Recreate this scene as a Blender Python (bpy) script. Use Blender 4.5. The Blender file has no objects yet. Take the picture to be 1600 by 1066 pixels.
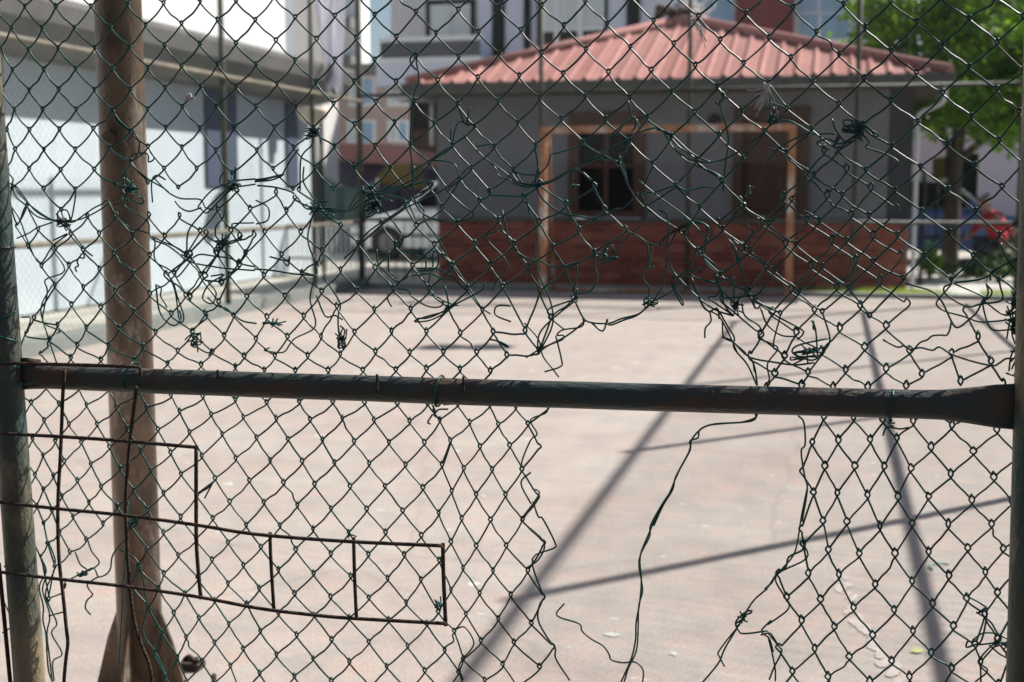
import bpy, bmesh, math, random
from math import sin, cos, tan, atan, pi, radians, degrees, sqrt
from mathutils import Vector, Matrix, noise
random.seed(7)
SC = bpy.context.scene
COL = SC.collection
# ------------------------------------------------------------------ camera
FPX, HC = 2000.0, 1.3
PITCH = atan(238 / FPX)
cam_d = bpy.data.cameras.new('camera')
cam = bpy.data.objects.new('camera', cam_d); COL.objects.link(cam)
cam.location = (0, 0, HC); cam.rotation_euler = (pi / 2 - PITCH, 0, 0)
cam_d.sensor_width = 36; cam_d.lens = FPX / 1600 * 36
cam_d.clip_start = 0.05; cam_d.clip_end = 900
cam_d.dof.use_dof = True; cam_d.dof.focus_distance = 2.0; cam_d.dof.aperture_fstop = 5.2
SC.camera = cam
# ------------------------------------------------------------------ light
SUN_AZ, SUN_EL = radians(57.6), radians(45)
world = bpy.data.worlds.new('World'); SC.world = world; world.use_nodes = True
wn = world.node_tree; wn.nodes.clear()
sky = wn.nodes.new('ShaderNodeTexSky'); sky.sky_type = 'NISHITA'; sky.sun_disc = False
sky.sun_elevation = SUN_EL; sky.sun_rotation = SUN_AZ; sky.air_density = 1.0; sky.dust_density = 1.2
bg = wn.nodes.new('ShaderNodeBackground'); bg.inputs[1].default_value = 0.055
wo = wn.nodes.new('ShaderNodeOutputWorld')
wn.links.new(sky.outputs[0], bg.inputs[0]); wn.links.new(bg.outputs[0], wo.inputs[0])
sd = bpy.data.lights.new('sun', 'SUN'); sd.energy = 4.9; sd.angle = radians(0.53); sd.color = (1, 0.955, 0.88)
so = bpy.data.objects.new('sun', sd); COL.objects.link(so)
so.rotation_euler = Vector((sin(SUN_AZ) * cos(SUN_EL), cos(SUN_AZ) * cos(SUN_EL), sin(SUN_EL))).to_track_quat('Z', 'Y').to_euler()
vs = SC.view_settings
vs.view_transform = 'Standard'; vs.look = 'None'; vs.gamma = 1; vs.use_curve_mapping = False; vs.exposure = 0.78
# ------------------------------------------------------------------ frames: s to the right along the goal line, d down the court
YAW = radians(14.1)
PX = Vector((cos(YAW), -sin(YAW), 0)); DY = Vector((sin(YAW), cos(YAW), 0))
CF = Vector((0, cos(PITCH), -sin(PITCH))); CU = Vector((0, sin(PITCH), cos(PITCH))); CR = Vector((1, 0, 0))
def ray(x, y): return CF * FPX + CR * (x - 800) + CU * (533 - y)
def on_d(x, y, d):
    r = ray(x, y); t = d / r.dot(DY); w = r * t; return (w.dot(PX), w.z + HC)
def on_s(x, y, s):
    r = ray(x, y); t = s / r.dot(PX); w = r * t; return (w.dot(DY), w.z + HC)
def on_g(x, y, z=0.0):
    r = ray(x, y); t = (z - HC) / r.z; w = r * t; return (w.dot(PX), w.dot(DY))
def W(s, d, z=0): return PX * s + DY * d + Vector((0, 0, z))
# ------------------------------------------------------------------ materials
def mat(name, col, rough=0.6, metal=0.0, col2=None, scale=8.0, detail=5, spec=0.5, bump=0.0, bscale=40.0, col3=None, scale3=2.0, thr3=(0.5, 0.62), coat=0.0, stretch=None, trans=0.0):
    m = bpy.data.materials.new(name); m.use_nodes = True
    nt = m.node_tree; b = nt.nodes['Principled BSDF']
    b.inputs['Roughness'].default_value = rough; b.inputs['Metallic'].default_value = metal
    b.inputs['Specular IOR Level'].default_value = spec; b.inputs['Coat Weight'].default_value = coat
    b.inputs['Base Color'].default_value = (*col, 1)
    tc = nt.nodes.new('ShaderNodeTexCoord'); mp = nt.nodes.new('ShaderNodeMapping')
    nt.links.new(tc.outputs['Object'], mp.inputs[0])
    if stretch: mp.inputs['Scale'].default_value = stretch
    last = None
    if col2:
        n = nt.nodes.new('ShaderNodeTexNoise'); n.inputs['Scale'].default_value = scale; n.inputs['Detail'].default_value = detail; n.inputs['Roughness'].default_value = 0.65
        nt.links.new(mp.outputs[0], n.inputs[0])
        r = nt.nodes.new('ShaderNodeValToRGB'); r.color_ramp.elements[0].position = 0.33; r.color_ramp.elements[1].position = 0.67
        r.color_ramp.elements[0].color = (*col, 1); r.color_ramp.elements[1].color = (*col2, 1)
        nt.links.new(n.outputs[0], r.inputs[0]); last = r.outputs[0]
    if col3:
        n = nt.nodes.new('ShaderNodeTexNoise'); n.inputs['Scale'].default_value = scale3; n.inputs['Detail'].default_value = 8; n.inputs['Roughness'].default_value = 0.7
        nt.links.new(mp.outputs[0], n.inputs[0])
        r = nt.nodes.new('ShaderNodeMapRange'); r.inputs[1].default_value = thr3[0]; r.inputs[2].default_value = thr3[1]
        nt.links.new(n.outputs[0], r.inputs[0])
        mx = nt.nodes.new('ShaderNodeMix'); mx.data_type = 'RGBA'
        nt.links.new(r.outputs[0], mx.inputs[0])
        if last: nt.links.new(last, mx.inputs[6])
        else: mx.inputs[6].default_value = (*col, 1)
        mx.inputs[7].default_value = (*col3, 1); last = mx.outputs[2]
    if last: nt.links.new(last, b.inputs['Base Color'])
    if bump:
        n = nt.nodes.new('ShaderNodeTexNoise'); n.inputs['Scale'].default_value = bscale; n.inputs['Detail'].default_value = 6
        nt.links.new(mp.outputs[0], n.inputs[0])
        bp = nt.nodes.new('ShaderNodeBump'); bp.inputs['Strength'].default_value = bump; bp.inputs['Distance'].default_value = 0.01
        nt.links.new(n.outputs[0], bp.inputs['Height']); nt.links.new(bp.outputs[0], b.inputs['Normal'])
    return m
M = {}
M['wire'] = mat('green_plastic_wire', (0.003, 0.045, 0.038), 0.38, 0, (0.008, 0.088, 0.074), 30, col3=(0.020, 0.018, 0.016), scale3=14, thr3=(0.54, 0.64), spec=0.28)
M['wire_old'] = mat('bare_old_wire', (0.03, 0.027, 0.028), 0.4, 0.5, (0.015, 0.02, 0.022), 40, spec=0.6)
M['pipe'] = mat('worn_green_pipe', (0.065, 0.055, 0.05), 0.42, 0, (0.03, 0.058, 0.054), 9, col3=(0.10, 0.055, 0.035), scale3=22, thr3=(0.5, 0.68), bump=0.35, bscale=160, spec=0.4, stretch=(0.35, 1, 1))
M['post'] = mat('peeling_post_paint', (0.02, 0.055, 0.055), 0.45, 0, (0.085, 0.08, 0.055), 10, col3=(0.22, 0.18, 0.11), scale3=7, thr3=(0.47, 0.60), bump=0.4, bscale=120, spec=0.5, stretch=(1, 1, 0.5))
M['rebar'] = mat('rusty_rebar', (0.035, 0.024, 0.020), 0.7, 0.3, (0.075, 0.045, 0.032), 60, bump=0.9, bscale=300)
M['rust_post'] = mat('rusty_steel', (0.060, 0.042, 0.032), 0.38, 0.4, (0.20, 0.135, 0.09), 16, col3=(0.46, 0.40, 0.34), scale3=12, thr3=(0.54, 0.70), bump=0.35, bscale=90, stretch=(1, 1, 0.5), spec=0.8)
M['fence_green'] = mat('side_fence_paint', (0.025, 0.035, 0.025), 0.6, 0, (0.07, 0.063, 0.045), 10, stretch=(1, 1, 0.4))
M['fence_rail'] = mat('side_fence_rail_paint', (0.19, 0.165, 0.12), 0.6, 0, (0.08, 0.073, 0.052), 7)
M['court_mesh'] = mat('side_fence_wire', (0.018, 0.04, 0.037), 0.5, 0.0, spec=0.25)
M['goal'] = mat('rusted_goal_paint', (0.27, 0.105, 0.045), 0.6, 0, (0.42, 0.21, 0.11), 5, col3=(0.52, 0.48, 0.44), scale3=2.6, thr3=(0.50, 0.62))
M['kiosk_wall'] = mat('grey_render', (0.165, 0.170, 0.188), 0.9, 0, (0.200, 0.205, 0.222), 2.5, bump=0.3, bscale=60)
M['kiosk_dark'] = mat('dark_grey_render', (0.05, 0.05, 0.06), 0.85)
M['mortar'] = mat('mortar', (0.30, 0.23, 0.205), 0.9, 0, (0.36, 0.28, 0.25), 20)
for i, c in enumerate([(0.31, 0.084, 0.056), (0.37, 0.11, 0.074), (0.24, 0.064, 0.046), (0.43, 0.15, 0.10)]):
    M['brick%d' % i] = mat('red_brick_%s' % 'abcd'[i], c, 0.85, 0, tuple(x * 0.8 for x in c), 12, bump=0.3)
M['roof'] = mat('faded_red_sheet', (0.34, 0.165, 0.148), 0.8, 0, (0.38, 0.19, 0.17), 1.4, spec=0.2, col3=(0.32, 0.135, 0.12), scale3=5, thr3=(0.5, 0.7))
M['roof_b'] = mat('dirty_red_sheet', (0.33, 0.15, 0.13), 0.8, 0, (0.38, 0.175, 0.155), 2.5, spec=0.2, col3=(0.27, 0.13, 0.11), scale3=4, thr3=(0.5, 0.66), stretch=(1, .3, 1))
M['roof_c'] = mat('pale_red_sheet', (0.41, 0.20, 0.175), 0.8, 0, (0.45, 0.23, 0.205), 2.5, spec=0.2, col3=(0.35, 0.155, 0.135), scale3=3, thr3=(0.5, 0.7))
M['gutter'] = mat('grey_gutter', (0.05, 0.054, 0.05), 0.6, 0, (0.09, 0.09, 0.082), 3)
M['wood'] = mat('brown_wood', (0.055, 0.025, 0.017), 0.7, 0, (0.08, 0.038, 0.024), 6, stretch=(4, 4, 0.5))
M['wood_eave'] = mat('eave_boards', (0.04, 0.022, 0.017), 0.8, 0, (0.06, 0.032, 0.024), 4)
M['glass'] = mat('dark_glass', (0.008, 0.009, 0.012), 0.15, spec=0.15)
M['curtain_glass'] = mat('curtained_glass', (0.50, 0.55, 0.53), 0.25, 0, (0.62, 0.66, 0.64), 0.8, stretch=(6, 1, 0.3))
M['blue_glass'] = mat('blue_reflecting_glass', (0.22, 0.36, 0.50), 0.2, 0, (0.33, 0.46, 0.60), 0.7, stretch=(5, 1, 0.4))
M['white'] = mat('white_paint', (0.78, 0.79, 0.80), 0.6, 0, (0.70, 0.71, 0.72), 1.0)
M['off_white'] = mat('off_white_pipe', (0.55, 0.56, 0.58), 0.5)
M['lavender'] = mat('pale_render', (0.68, 0.70, 0.80), 0.85, 0, (0.63, 0.65, 0.76), 1.2)
M['warm_grey'] = mat('warm_grey_render', (0.62, 0.59, 0.58), 0.85, 0, (0.66, 0.63, 0.62), 1.2)
M['black'] = mat('black_frame', (0.008, 0.008, 0.010), 0.6, spec=0.15)
M['dark_red'] = mat('dark_red_render', (0.17, 0.035, 0.038), 0.8, 0, (0.20, 0.045, 0.045), 2)
M['shed_wall'] = mat('pale_blue_wall', (0.46, 0.53, 0.58), 0.85, 0, (0.53, 0.60, 0.64), 1.6, col3=(0.36, 0.43, 0.47), scale3=2.6, thr3=(0.58, 0.72), stretch=(1, 1, 0.6))
M['soffit'] = mat('grey_eave_metal', (0.20, 0.20, 0.195), 0.7, 0, (0.15, 0.148, 0.145), 2.5)
M['shed_pane'] = mat('slate_blue_panel', (0.07, 0.09, 0.14), 0.5)
M['court'] = None
M['pale_ground'] = mat('pale_concrete', (0.36, 0.35, 0.31), 0.9, 0, (0.44, 0.42, 0.36), 0.8, col3=(0.25, 0.25, 0.19), scale3=1.3, thr3=(0.55, 0.7), bump=0.2)
M['kerb'] = mat('kerb_concrete', (0.15, 0.175, 0.17), 0.9, 0, (0.21, 0.22, 0.20), 4)
M['soil'] = mat('yard_soil', (0.13, 0.14, 0.07), 0.95, 0, (0.22, 0.22, 0.13), 1.5)
M['path'] = mat('path_concrete', (0.42, 0.41, 0.39), 0.9, 0, (0.50, 0.49, 0.46), 1.2)
M['bark'] = mat('bark', (0.06, 0.05, 0.04), 0.9, 0, (0.10, 0.08, 0.06), 8, bump=0.8, bscale=30, stretch=(3, 3, 0.5))
M['pink_wall'] = mat('pinkish_render', (0.42, 0.31, 0.28), 0.85, 0, (0.47, 0.35, 0.31), 1.5)
M['teal_sheet'] = mat('dark_teal_tarpaulin', (0.02, 0.045, 0.05), 0.6, 0, (0.035, 0.07, 0.07), 3)
M['purple_dark'] = mat('dark_purple_panel', (0.05, 0.035, 0.065), 0.7)
M['yellow'] = mat('mustard_cloth', (0.13, 0.085, 0.012), 0.7, 0, (0.09, 0.06, 0.01), 4)
M['cloth'] = mat('white_net_cloth', (0.62, 0.62, 0.68), 0.8, 0, (0.74, 0.74, 0.80), 6, bump=0.5, bscale=30)
M['dish'] = mat('beige_dish', (0.78, 0.68, 0.52), 0.6, 0, (0.82, 0.72, 0.56), 3)
M['car_white'] = mat('white_car_paint', (0.75, 0.77, 0.80), 0.25, coat=0.6)
M['car_blue'] = mat('blue_car_paint', (0.03, 0.10, 0.34), 0.25, coat=0.7)
M['silver'] = mat('silver_roof_paint', (0.45, 0.50, 0.55), 0.3, 0.3)
M['tyre'] = mat('tyre_rubber', (0.02, 0.02, 0.02), 0.8)
M['lamp'] = mat('lamp_lens', (0.55, 0.56, 0.58), 0.15)
M['red_cloth'] = mat('red_shirt', (0.55, 0.03, 0.045), 0.8)
M['skin'] = mat('skin', (0.45, 0.24, 0.17), 0.55)
M['hair'] = mat('grey_hair', (0.30, 0.27, 0.25), 0.8)
M['trousers'] = mat('dark_trousers', (0.025, 0.025, 0.035), 0.8)
M['tuft'] = mat('pale_plastic_fibre', (0.55, 0.50, 0.50), 0.5)
M['fleck'] = mat('dried_paint', (0.42, 0.43, 0.40), 0.8)
M['leaf_yellow'] = mat('fallen_leaf', (0.45, 0.50, 0.16), 0.6)
M['scrap'] = mat('green_scrap', (0.30, 0.47, 0.40), 0.6)
M['dark_metal'] = mat('dark_metal', (0.015, 0.016, 0.018), 0.6, spec=0.25)
def leafmat(name, c, c2):
    m = mat(name, c, 0.45, 0, c2, 1.2)
    nt = m.node_tree; b = nt.nodes['Principled BSDF']; o = nt.nodes['Material Output']
    t = nt.nodes.new('ShaderNodeBsdfTranslucent'); mx = nt.nodes.new('ShaderNodeMixShader'); mx.inputs[0].default_value = 0.42
    t.inputs[0].default_value = (c2[0] * 2.0, c2[1] * 2.0, c2[2] * 1.1, 1)
    nt.links.new(b.outputs[0], mx.inputs[1]); nt.links.new(t.outputs[0], mx.inputs[2]); nt.links.new(mx.outputs[0], o.inputs[0])
    return m
M['leaf'] = leafmat('tree_leaves', (0.035, 0.10, 0.015), (0.16, 0.30, 0.035))
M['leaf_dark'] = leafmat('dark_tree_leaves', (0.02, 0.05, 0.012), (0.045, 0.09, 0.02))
M['grass'] = leafmat('grass_blades', (0.12, 0.16, 0.035), (0.20, 0.26, 0.06))
_m = M['cloth']; _nt = _m.node_tree; _t = _nt.nodes.new('ShaderNodeBsdfTranslucent'); _t.inputs[0].default_value = (.8, .8, .86, 1)
_x = _nt.nodes.new('ShaderNodeMixShader'); _x.inputs[0].default_value = .6
_nt.links.new(_nt.nodes['Principled BSDF'].outputs[0], _x.inputs[1]); _nt.links.new(_t.outputs[0], _x.inputs[2]); _nt.links.new(_x.outputs[0], _nt.nodes['Material Output'].inputs[0])
def court_material():
    m = bpy.data.materials.new('worn_pink_court'); m.use_nodes = True; nt = m.node_tree; b = nt.nodes['Principled BSDF']
    b.inputs['Roughness'].default_value = 0.85; b.inputs['Specular IOR Level'].default_value = 0.25
    tc = nt.nodes.new('ShaderNodeTexCoord')
    def nz(sc, det, rg=0.6, st=None):
        n = nt.nodes.new('ShaderNodeTexNoise'); n.inputs['Scale'].default_value = sc; n.inputs['Detail'].default_value = det; n.inputs['Roughness'].default_value = rg
        if st:
            mp = nt.nodes.new('ShaderNodeMapping'); mp.inputs['Scale'].default_value = st; nt.links.new(tc.outputs['Object'], mp.inputs[0]); nt.links.new(mp.outputs[0], n.inputs[0])
        else: nt.links.new(tc.outputs['Object'], n.inputs[0])
        return n.outputs[0]
    def ramp(src, stops):
        r = nt.nodes.new('ShaderNodeValToRGB'); e = r.color_ramp.elements
        e[0].position, e[0].color = stops[0][0], (*stops[0][1], 1); e[1].position, e[1].color = stops[-1][0], (*stops[-1][1], 1)
        for p, c in stops[1:-1]:
            q = e.new(p); q.color = (*c, 1)
        nt.links.new(src, r.inputs[0]); return r.outputs[0]
    def mix(f, a, c, mode='MIX'):
        x = nt.nodes.new('ShaderNodeMix'); x.data_type = 'RGBA'; x.blend_type = mode
        if isinstance(f, float): x.inputs[0].default_value = f
        else: nt.links.new(f, x.inputs[0])
        if isinstance(a, tuple): x.inputs[6].default_value = (*a, 1)
        else: nt.links.new(a, x.inputs[6])
        if isinstance(c, tuple): x.inputs[7].default_value = (*c, 1)
        else: nt.links.new(c, x.inputs[7])
        return x.outputs[2]
    base = ramp(nz(1.4, 8, 0.7), [(0.30, (0.360, 0.292, 0.260)), (0.5, (0.385, 0.330, 0.298)), (0.70, (0.41, 0.370, 0.335))])
    pink = ramp(nz(5.5, 8, 0.72), [(0.40, (0.86, 0.90, 0.92)), (0.56, (1.0, 1.0, 1.0)), (0.72, (1.14, 0.93, 0.87))])
    c = mix(1.0, base, pink, 'MULTIPLY')
    fine = ramp(nz(95, 4, 0.8), [(0.3, (0.72, 0.72, 0.73)), (0.7, (1.18, 1.18, 1.17))])
    c = mix(1.0, c, fine, 'MULTIPLY')
    streak = ramp(nz(2.2, 7, 0.65, (0.5, 4.5, 1)), [(0.38, (0.88, 0.88, 0.89)), (0.55, (1, 1, 1))])
    c = mix(0.45, c, streak, 'MULTIPLY')
    mr = nt.nodes.new('ShaderNodeMapRange'); mr.inputs[1].default_value = 0.70; mr.inputs[2].default_value = 0.735
    nt.links.new(nz(7.5, 3, 0.5, (1, 1.4, 1)), mr.inputs[0])
    c = mix(mr.outputs[0], c, (0.52, 0.54, 0.51))
    v = nt.nodes.new('ShaderNodeTexVoronoi'); v.feature = 'DISTANCE_TO_EDGE'; v.inputs['Scale'].default_value = 0.42
    wp = nt.nodes.new('ShaderNodeMix'); wp.data_type = 'RGBA'; wp.inputs[0].default_value = 0.12
    nn = nt.nodes.new('ShaderNodeTexNoise'); nn.inputs['Scale'].default_value = 3; nn.inputs['Detail'].default_value = 6
    nt.links.new(tc.outputs['Object'], nn.inputs[0]); nt.links.new(tc.outputs['Object'], wp.inputs[6]); nt.links.new(nn.outputs[1], wp.inputs[7]); nt.links.new(wp.outputs[2], v.inputs[0])
    mr2 = nt.nodes.new('ShaderNodeMapRange'); mr2.inputs[1].default_value = 0.0; mr2.inputs[2].default_value = 0.006; mr2.inputs[3].default_value = 0.22; mr2.inputs[4].default_value = 0.0
    nt.links.new(v.outputs['Distance'], mr2.inputs[0])
    c = mix(mr2.outputs[0], c, (0.16, 0.14, 0.13))
    nt.links.new(c, b.inputs['Base Color'])
    bp = nt.nodes.new('ShaderNodeBump'); bp.inputs['Strength'].default_value = 0.5; bp.inputs['Distance'].default_value = 0.004
    nt.links.new(nz(140, 5, 0.7), bp.inputs['Height']); nt.links.new(bp.outputs[0], b.inputs['Normal'])
    return m
M['court'] = court_material()
# ------------------------------------------------------------------ mesh helpers
class MB:
    def __init__(s): s.v = []; s.f = []; s.sm = []
    def box(s, x0, y0, z0, x1, y1, z1):
        n = len(s.v)
        s.v += [(x0, y0, z0), (x1, y0, z0), (x1, y1, z0), (x0, y1, z0), (x0, y0, z1), (x1, y0, z1), (x1, y1, z1), (x0, y1, z1)]
        q = [(0, 3, 2, 1), (4, 5, 6, 7), (0, 1, 5, 4), (1, 2, 6, 5), (2, 3, 7, 6), (3, 0, 4, 7)]
        s.f += [tuple(n + i for i in a) for a in q]; s.sm += [False] * 6; return s
    def poly(s, pts):
        n = len(s.v); s.v += [tuple(p) for p in pts]; s.f.append(tuple(range(n, n + len(pts)))); s.sm.append(False); return s
    def extrude(s, pts, off):
        """closed solid: outline pts moved by off"""
        n = len(s.v); k = len(pts); off = Vector(off)
        s.v += [tuple(p) for p in pts] + [tuple(Vector(p) + off) for p in pts]
        s.f += [tuple(range(n + k - 1, n - 1, -1)), tuple(range(n + k, n + 2 * k))] + [(n + i, n + (i + 1) % k, n + k + (i + 1) % k, n + k + i) for i in range(k)]
        s.sm += [False] * (k + 2); return s
    def tube(s, pts, r, n=8, cap=True, smooth=True, ell=None):
        """r: number or list; ell: list of (ra, rb) with ra along the first frame axis"""
        P = [Vector(p) for p in pts]; k = len(P); base = len(s.v)
        t0 = (P[1] - P[0]).normalized(); up = Vector((0, 0, 1)) if abs(t0.z) < 0.9 else Vector((0, 1, 0))
        nrm = (up - t0 * up.dot(t0)).normalized()
        for i in range(k):
            t = (P[min(i + 1, k - 1)] - P[max(i - 1, 0)])
            t = t.normalized() if t.length > 1e-9 else t0
            nrm = nrm - t * nrm.dot(t)
            nrm = nrm.normalized() if nrm.length > 1e-6 else t.orthogonal().normalized()
            bn = t.cross(nrm)
            ra = rb = r[i] if isinstance(r, (list, tuple)) else r
            if ell: ra, rb = ell[i]
            for j in range(n):
                a = 2 * pi * j / n; s.v.append(tuple(P[i] + nrm * (cos(a) * ra) + bn * (sin(a) * rb)))
            t0 = t
        for i in range(k - 1):
            for j in range(n):
                a = base + i * n + j; b = base + i * n + (j + 1) % n
                s.f.append((a, b, b + n, a + n)); s.sm.append(smooth)
        if cap:
            s.f.append(tuple(range(base + n - 1, base - 1, -1))); s.f.append(tuple(base + (k - 1) * n + j for j in range(n))); s.sm += [False, False]
        return s
    def lathe(s, prof, n=20, c=(0, 0, 0)):
        base = len(s.v); k = len(prof)
        for (r, z) in prof:
            for j in range(n):
                a = 2 * pi * j / n; s.v.append((c[0] + cos(a) * r, c[1] + sin(a) * r, c[2] + z))
        for i in range(k - 1):
            for j in range(n):
                a = base + i * n + j; b = base + i * n + (j + 1) % n
                s.f.append((a, b, b + n, a + n)); s.sm.append(True)
        s.f.append(tuple(range(base + n - 1, base - 1, -1))); s.f.append(tuple(base + (k - 1) * n + j for j in range(n))); s.sm += [False, False]
        return s
    def mesh(s, name, m):
        me = bpy.data.meshes.new(name); me.from_pydata(s.v, [], s.f); me.polygons.foreach_set('use_smooth', s.sm)
        if m: me.materials.append(m)
        me.update(); return me
    def build(s, name, m, parent=None, kind=None, bevel=0):
        o = bpy.data.objects.new(name, s.mesh(name, m)); COL.objects.link(o)
        if parent: o.parent = parent
        if kind: o['kind'] = kind
        if bevel:
            b = o.modifiers.new('bevel', 'BEVEL'); b.width = bevel; b.segments = 2; b.limit_method = 'ANGLE'
        return o
def tag(o, label, cat, group=None, kind=None):
    o['label'] = label; o['category'] = cat
    if group: o['group'] = group
    if kind: o['kind'] = kind
    return o
def thing(name, label, cat, s, d, z=0, rot=0, group=None):
    o = bpy.data.objects.new(name, None); COL.objects.link(o); o.empty_display_size = 0.1
    o.location = W(s, d, z); o.rotation_euler = (0, 0, -YAW + rot); return tag(o, label, cat, group)
def inst(o, parent=None, loc=None):
    c = o.copy(); COL.objects.link(c); c.parent = parent
    if loc is not None: c.location = loc
    return c
def catmull(P, sub=4):
    P = [Vector(p) for p in P]; out = []
    if len(P) < 3: return P
    for i in range(len(P) - 1):
        a = P[i - 1] if i else P[0] * 2 - P[1]; b = P[i]; c = P[i + 1]; d = P[i + 2] if i + 2 < len(P) else P[-1] * 2 - P[-2]
        for k in range(sub):
            t = k / sub; out.append(0.5 * ((2 * b) + (c - a) * t + (2 * a - 5 * b + 4 * c - d) * t * t + (3 * b - a - 3 * c + d) * t ** 3))
    out.append(P[-1]); return out
def setting(name, mb, m): 
    o = mb.build(name, m, None, 'structure'); o.rotation_euler = (0, 0, -YAW); return o
# ================================================================== SETTING
setting('ground', MB().poly([(-400, -60, -0.02), (400, -60, -0.02), (400, 700, -0.02), (-400, 700, -0.02)]), M['pale_ground'])
setting('court_floor', MB().box(-6.0, 1.72, -0.12, 2.15, 15.9, 0.0), M['court'])
setting('added_dark_ground', MB().poly([(-60, -50, -0.014), (60, -50, -0.014), (60, 1.7, -0.014), (-60, 1.7, -0.014)]), mat('bounce_cut_dark', (0.05, 0.05, 0.052), 0.9, 0, (0.075, 0.073, 0.07), 30, bump=0.4, bscale=120))  # unseen dark ground, added to cut bounce light on rail and wires
setting('path', MB().poly([(0.6, 16.6, -0.008), (2.6, 16.6, -0.008), (2.9, 23, -0.008), (1.2, 23, -0.008)]), M['path'])
setting('yard_ground', MB().poly([(2.4, 16.3, -0.014), (14, 16.3, -0.014), (14, 26, -0.014), (3.0, 26, -0.014)]), M['soil'])
setting('kerb', MB().box(-6.22, -6, -0.1, -6.0, 16.1, 0.12), M['kerb'])
setting('far_kerb', MB().box(-5.998, 15.9, -0.1, 2.35, 16.1, 0.05), M['kerb'])
# ================================================================== SIDE FENCES (court cage)
def cage_fence(label, root_s, root_d, ang, length, rails, posts, top, group, mesh_h0=0.08, corner=(), rm='fence_rail', mr=.0011):
    """local x runs along the fence"""
    t = thing('court_fence', label, 'fence', root_s, root_d, 0, ang, group)
    for x in posts:
        r = 0.042 if x in corner else 0.03
        MB().tube([(x, 0, -0.1), (x, 0, top + 0.02)], r, 10).build('fence_post', M['fence_green'], t)
    for z in rails:
        MB().tube([(0, -0.052, z), (length, -0.052, z)], 0.024, 8).build('rail', M[rm], t)
    mb = MB(); pitch = 0.075; slope = 1.12; y = 0.03
    n = int((length + top) / pitch) + 2
    for k in range(-n, n):
        for sg in (1, -1):
            x0 = k * pitch if sg == 1 else length - k * pitch
            z0, z1 = mesh_h0, top
            xa, xb = x0, x0 + sg * (z1 - z0) / slope
            za, zb = z0, z1
            lo, hi = 0.0, length
            if min(xa, xb) >= hi or max(xa, xb) <= lo: continue
            def clip(xc): return z0 + (xc - xa) / (xb - xa) * (z1 - z0)
            pa, pb = (xa, za), (xb, zb)
            for lim in (lo, hi):
                if (pa[0] - lim) * (pb[0] - lim) < 0:
                    q = (lim, clip(lim))
                    if (lim == lo and pa[0] < lim) or (lim == hi and pa[0] > lim): pa = q
                    else: pb = q
            if abs(pa[1] - pb[1]) < 0.05: continue
            mb.tube([(pa[0], y + sg * 0.002, pa[1]), (pb[0], y + sg * 0.002, pb[1])], mr, 3, cap=False)
    mb.build('chain_link_mesh', M['court_mesh'], t, 'stuff')
    return t
RT = (0.87, 2.42, 4.35)
dl = [on_s(352, 300, -6.04)[0], on_s(490, 300, -6.04)[0]]
lp = [0.4, 3.5, 6.4] + [d - 0.0 for d in dl] + [15.9]
cage_fence('tall wire mesh side fence in front of the pale blue wall', -6.04, 0, pi / 2, 15.9, RT, lp, 4.4, 'fences caging the court', corner=(15.9,))
fp = [on_d(x, 300, 15.95)[0] + 6.0 for x in (845, 1075, 1335)]
cage_fence('tall wire mesh fence crossing in front of the red roofed kiosk', -6.0, 15.95, 0, 8.1, (0.9, 2.5, 4.35), fp + [8.1], 4.4, 'fences caging the court', rm='fence_green')
cage_fence('tall wire mesh fence on the right side of the court, outside the picture', 2.07, 15.9, -pi / 2, 14.2, (0.82, 2.47, 4.28), [0.05, 2.13, 4.3, 6.49, 8.87, 11.3, 13.7], 4.4, 'fences caging the court', corner=(0.05,), mr=.0019)
# ================================================================== KIOSK
KD = 17.3
k = thing('kiosk', 'single storey kiosk with faded red sheet roof, grey walls and brick base', 'kiosk', -2.4, KD)
KX0, KX1, KDEP, EH = -3.03, 3.04, 5.0, 2.62
SILL = 0.88
WX0, WX1 = -3.49 + 2.4, -2.56 + 2.4; DX0, DX1 = -1.26 + 2.4, -0.42 + 2.4
wb = MB()
wb.box(KX0, 0, SILL, WX0, 0.2, EH).box(WX1, 0, SILL, DX0, 0.2, EH).box(DX1, 0, SILL, KX1, 0.2, EH)
wb.box(WX0, 0, 2.25, WX1, 0.2, EH).box(DX0, 0, 2.28, DX1, 0.2, EH)
wb.box(KX0, 0.2, SILL, KX0 + 0.2, KDEP, EH).box(KX1 - 0.2, 0.2, SILL, KX1, KDEP, EH).box(KX0 + 0.2, KDEP - 0.2, SILL, KX1 - 0.2, KDEP, EH)
wb.build('wall', M['kiosk_wall'], k)
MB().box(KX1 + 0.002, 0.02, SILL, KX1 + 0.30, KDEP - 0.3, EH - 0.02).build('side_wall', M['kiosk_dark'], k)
MB().box(KX0 + 0.01, 0.012, -0.05, KX1 + 0.29, 0.19, SILL - 0.003).box(KX0 + 0.01, 0.2, -0.05, KX0 + 0.2, KDEP, SILL - 0.003).box(KX1 - 0.2, 0.2, -0.05, KX1 - 0.01, KDEP, SILL - 0.003).build('mortar_bed', M['mortar'], k)
bm_ = {}
bw, bh = 0.235, 0.062
for i in range(4):
    m_ = MB().box(-bw / 2, -0.012, -bh / 2, bw / 2, 0.02, bh / 2).mesh('brick', M['brick%d' % i]); bm_[i] = m_
    m2_ = MB().box(-bw / 4 + 0.004, -0.012, -bh / 2, bw / 4 - 0.004, 0.02, bh / 2).mesh('half_brick', M['brick%d' % i]); bm_[i + 4] = m2_
nb = 0
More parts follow.
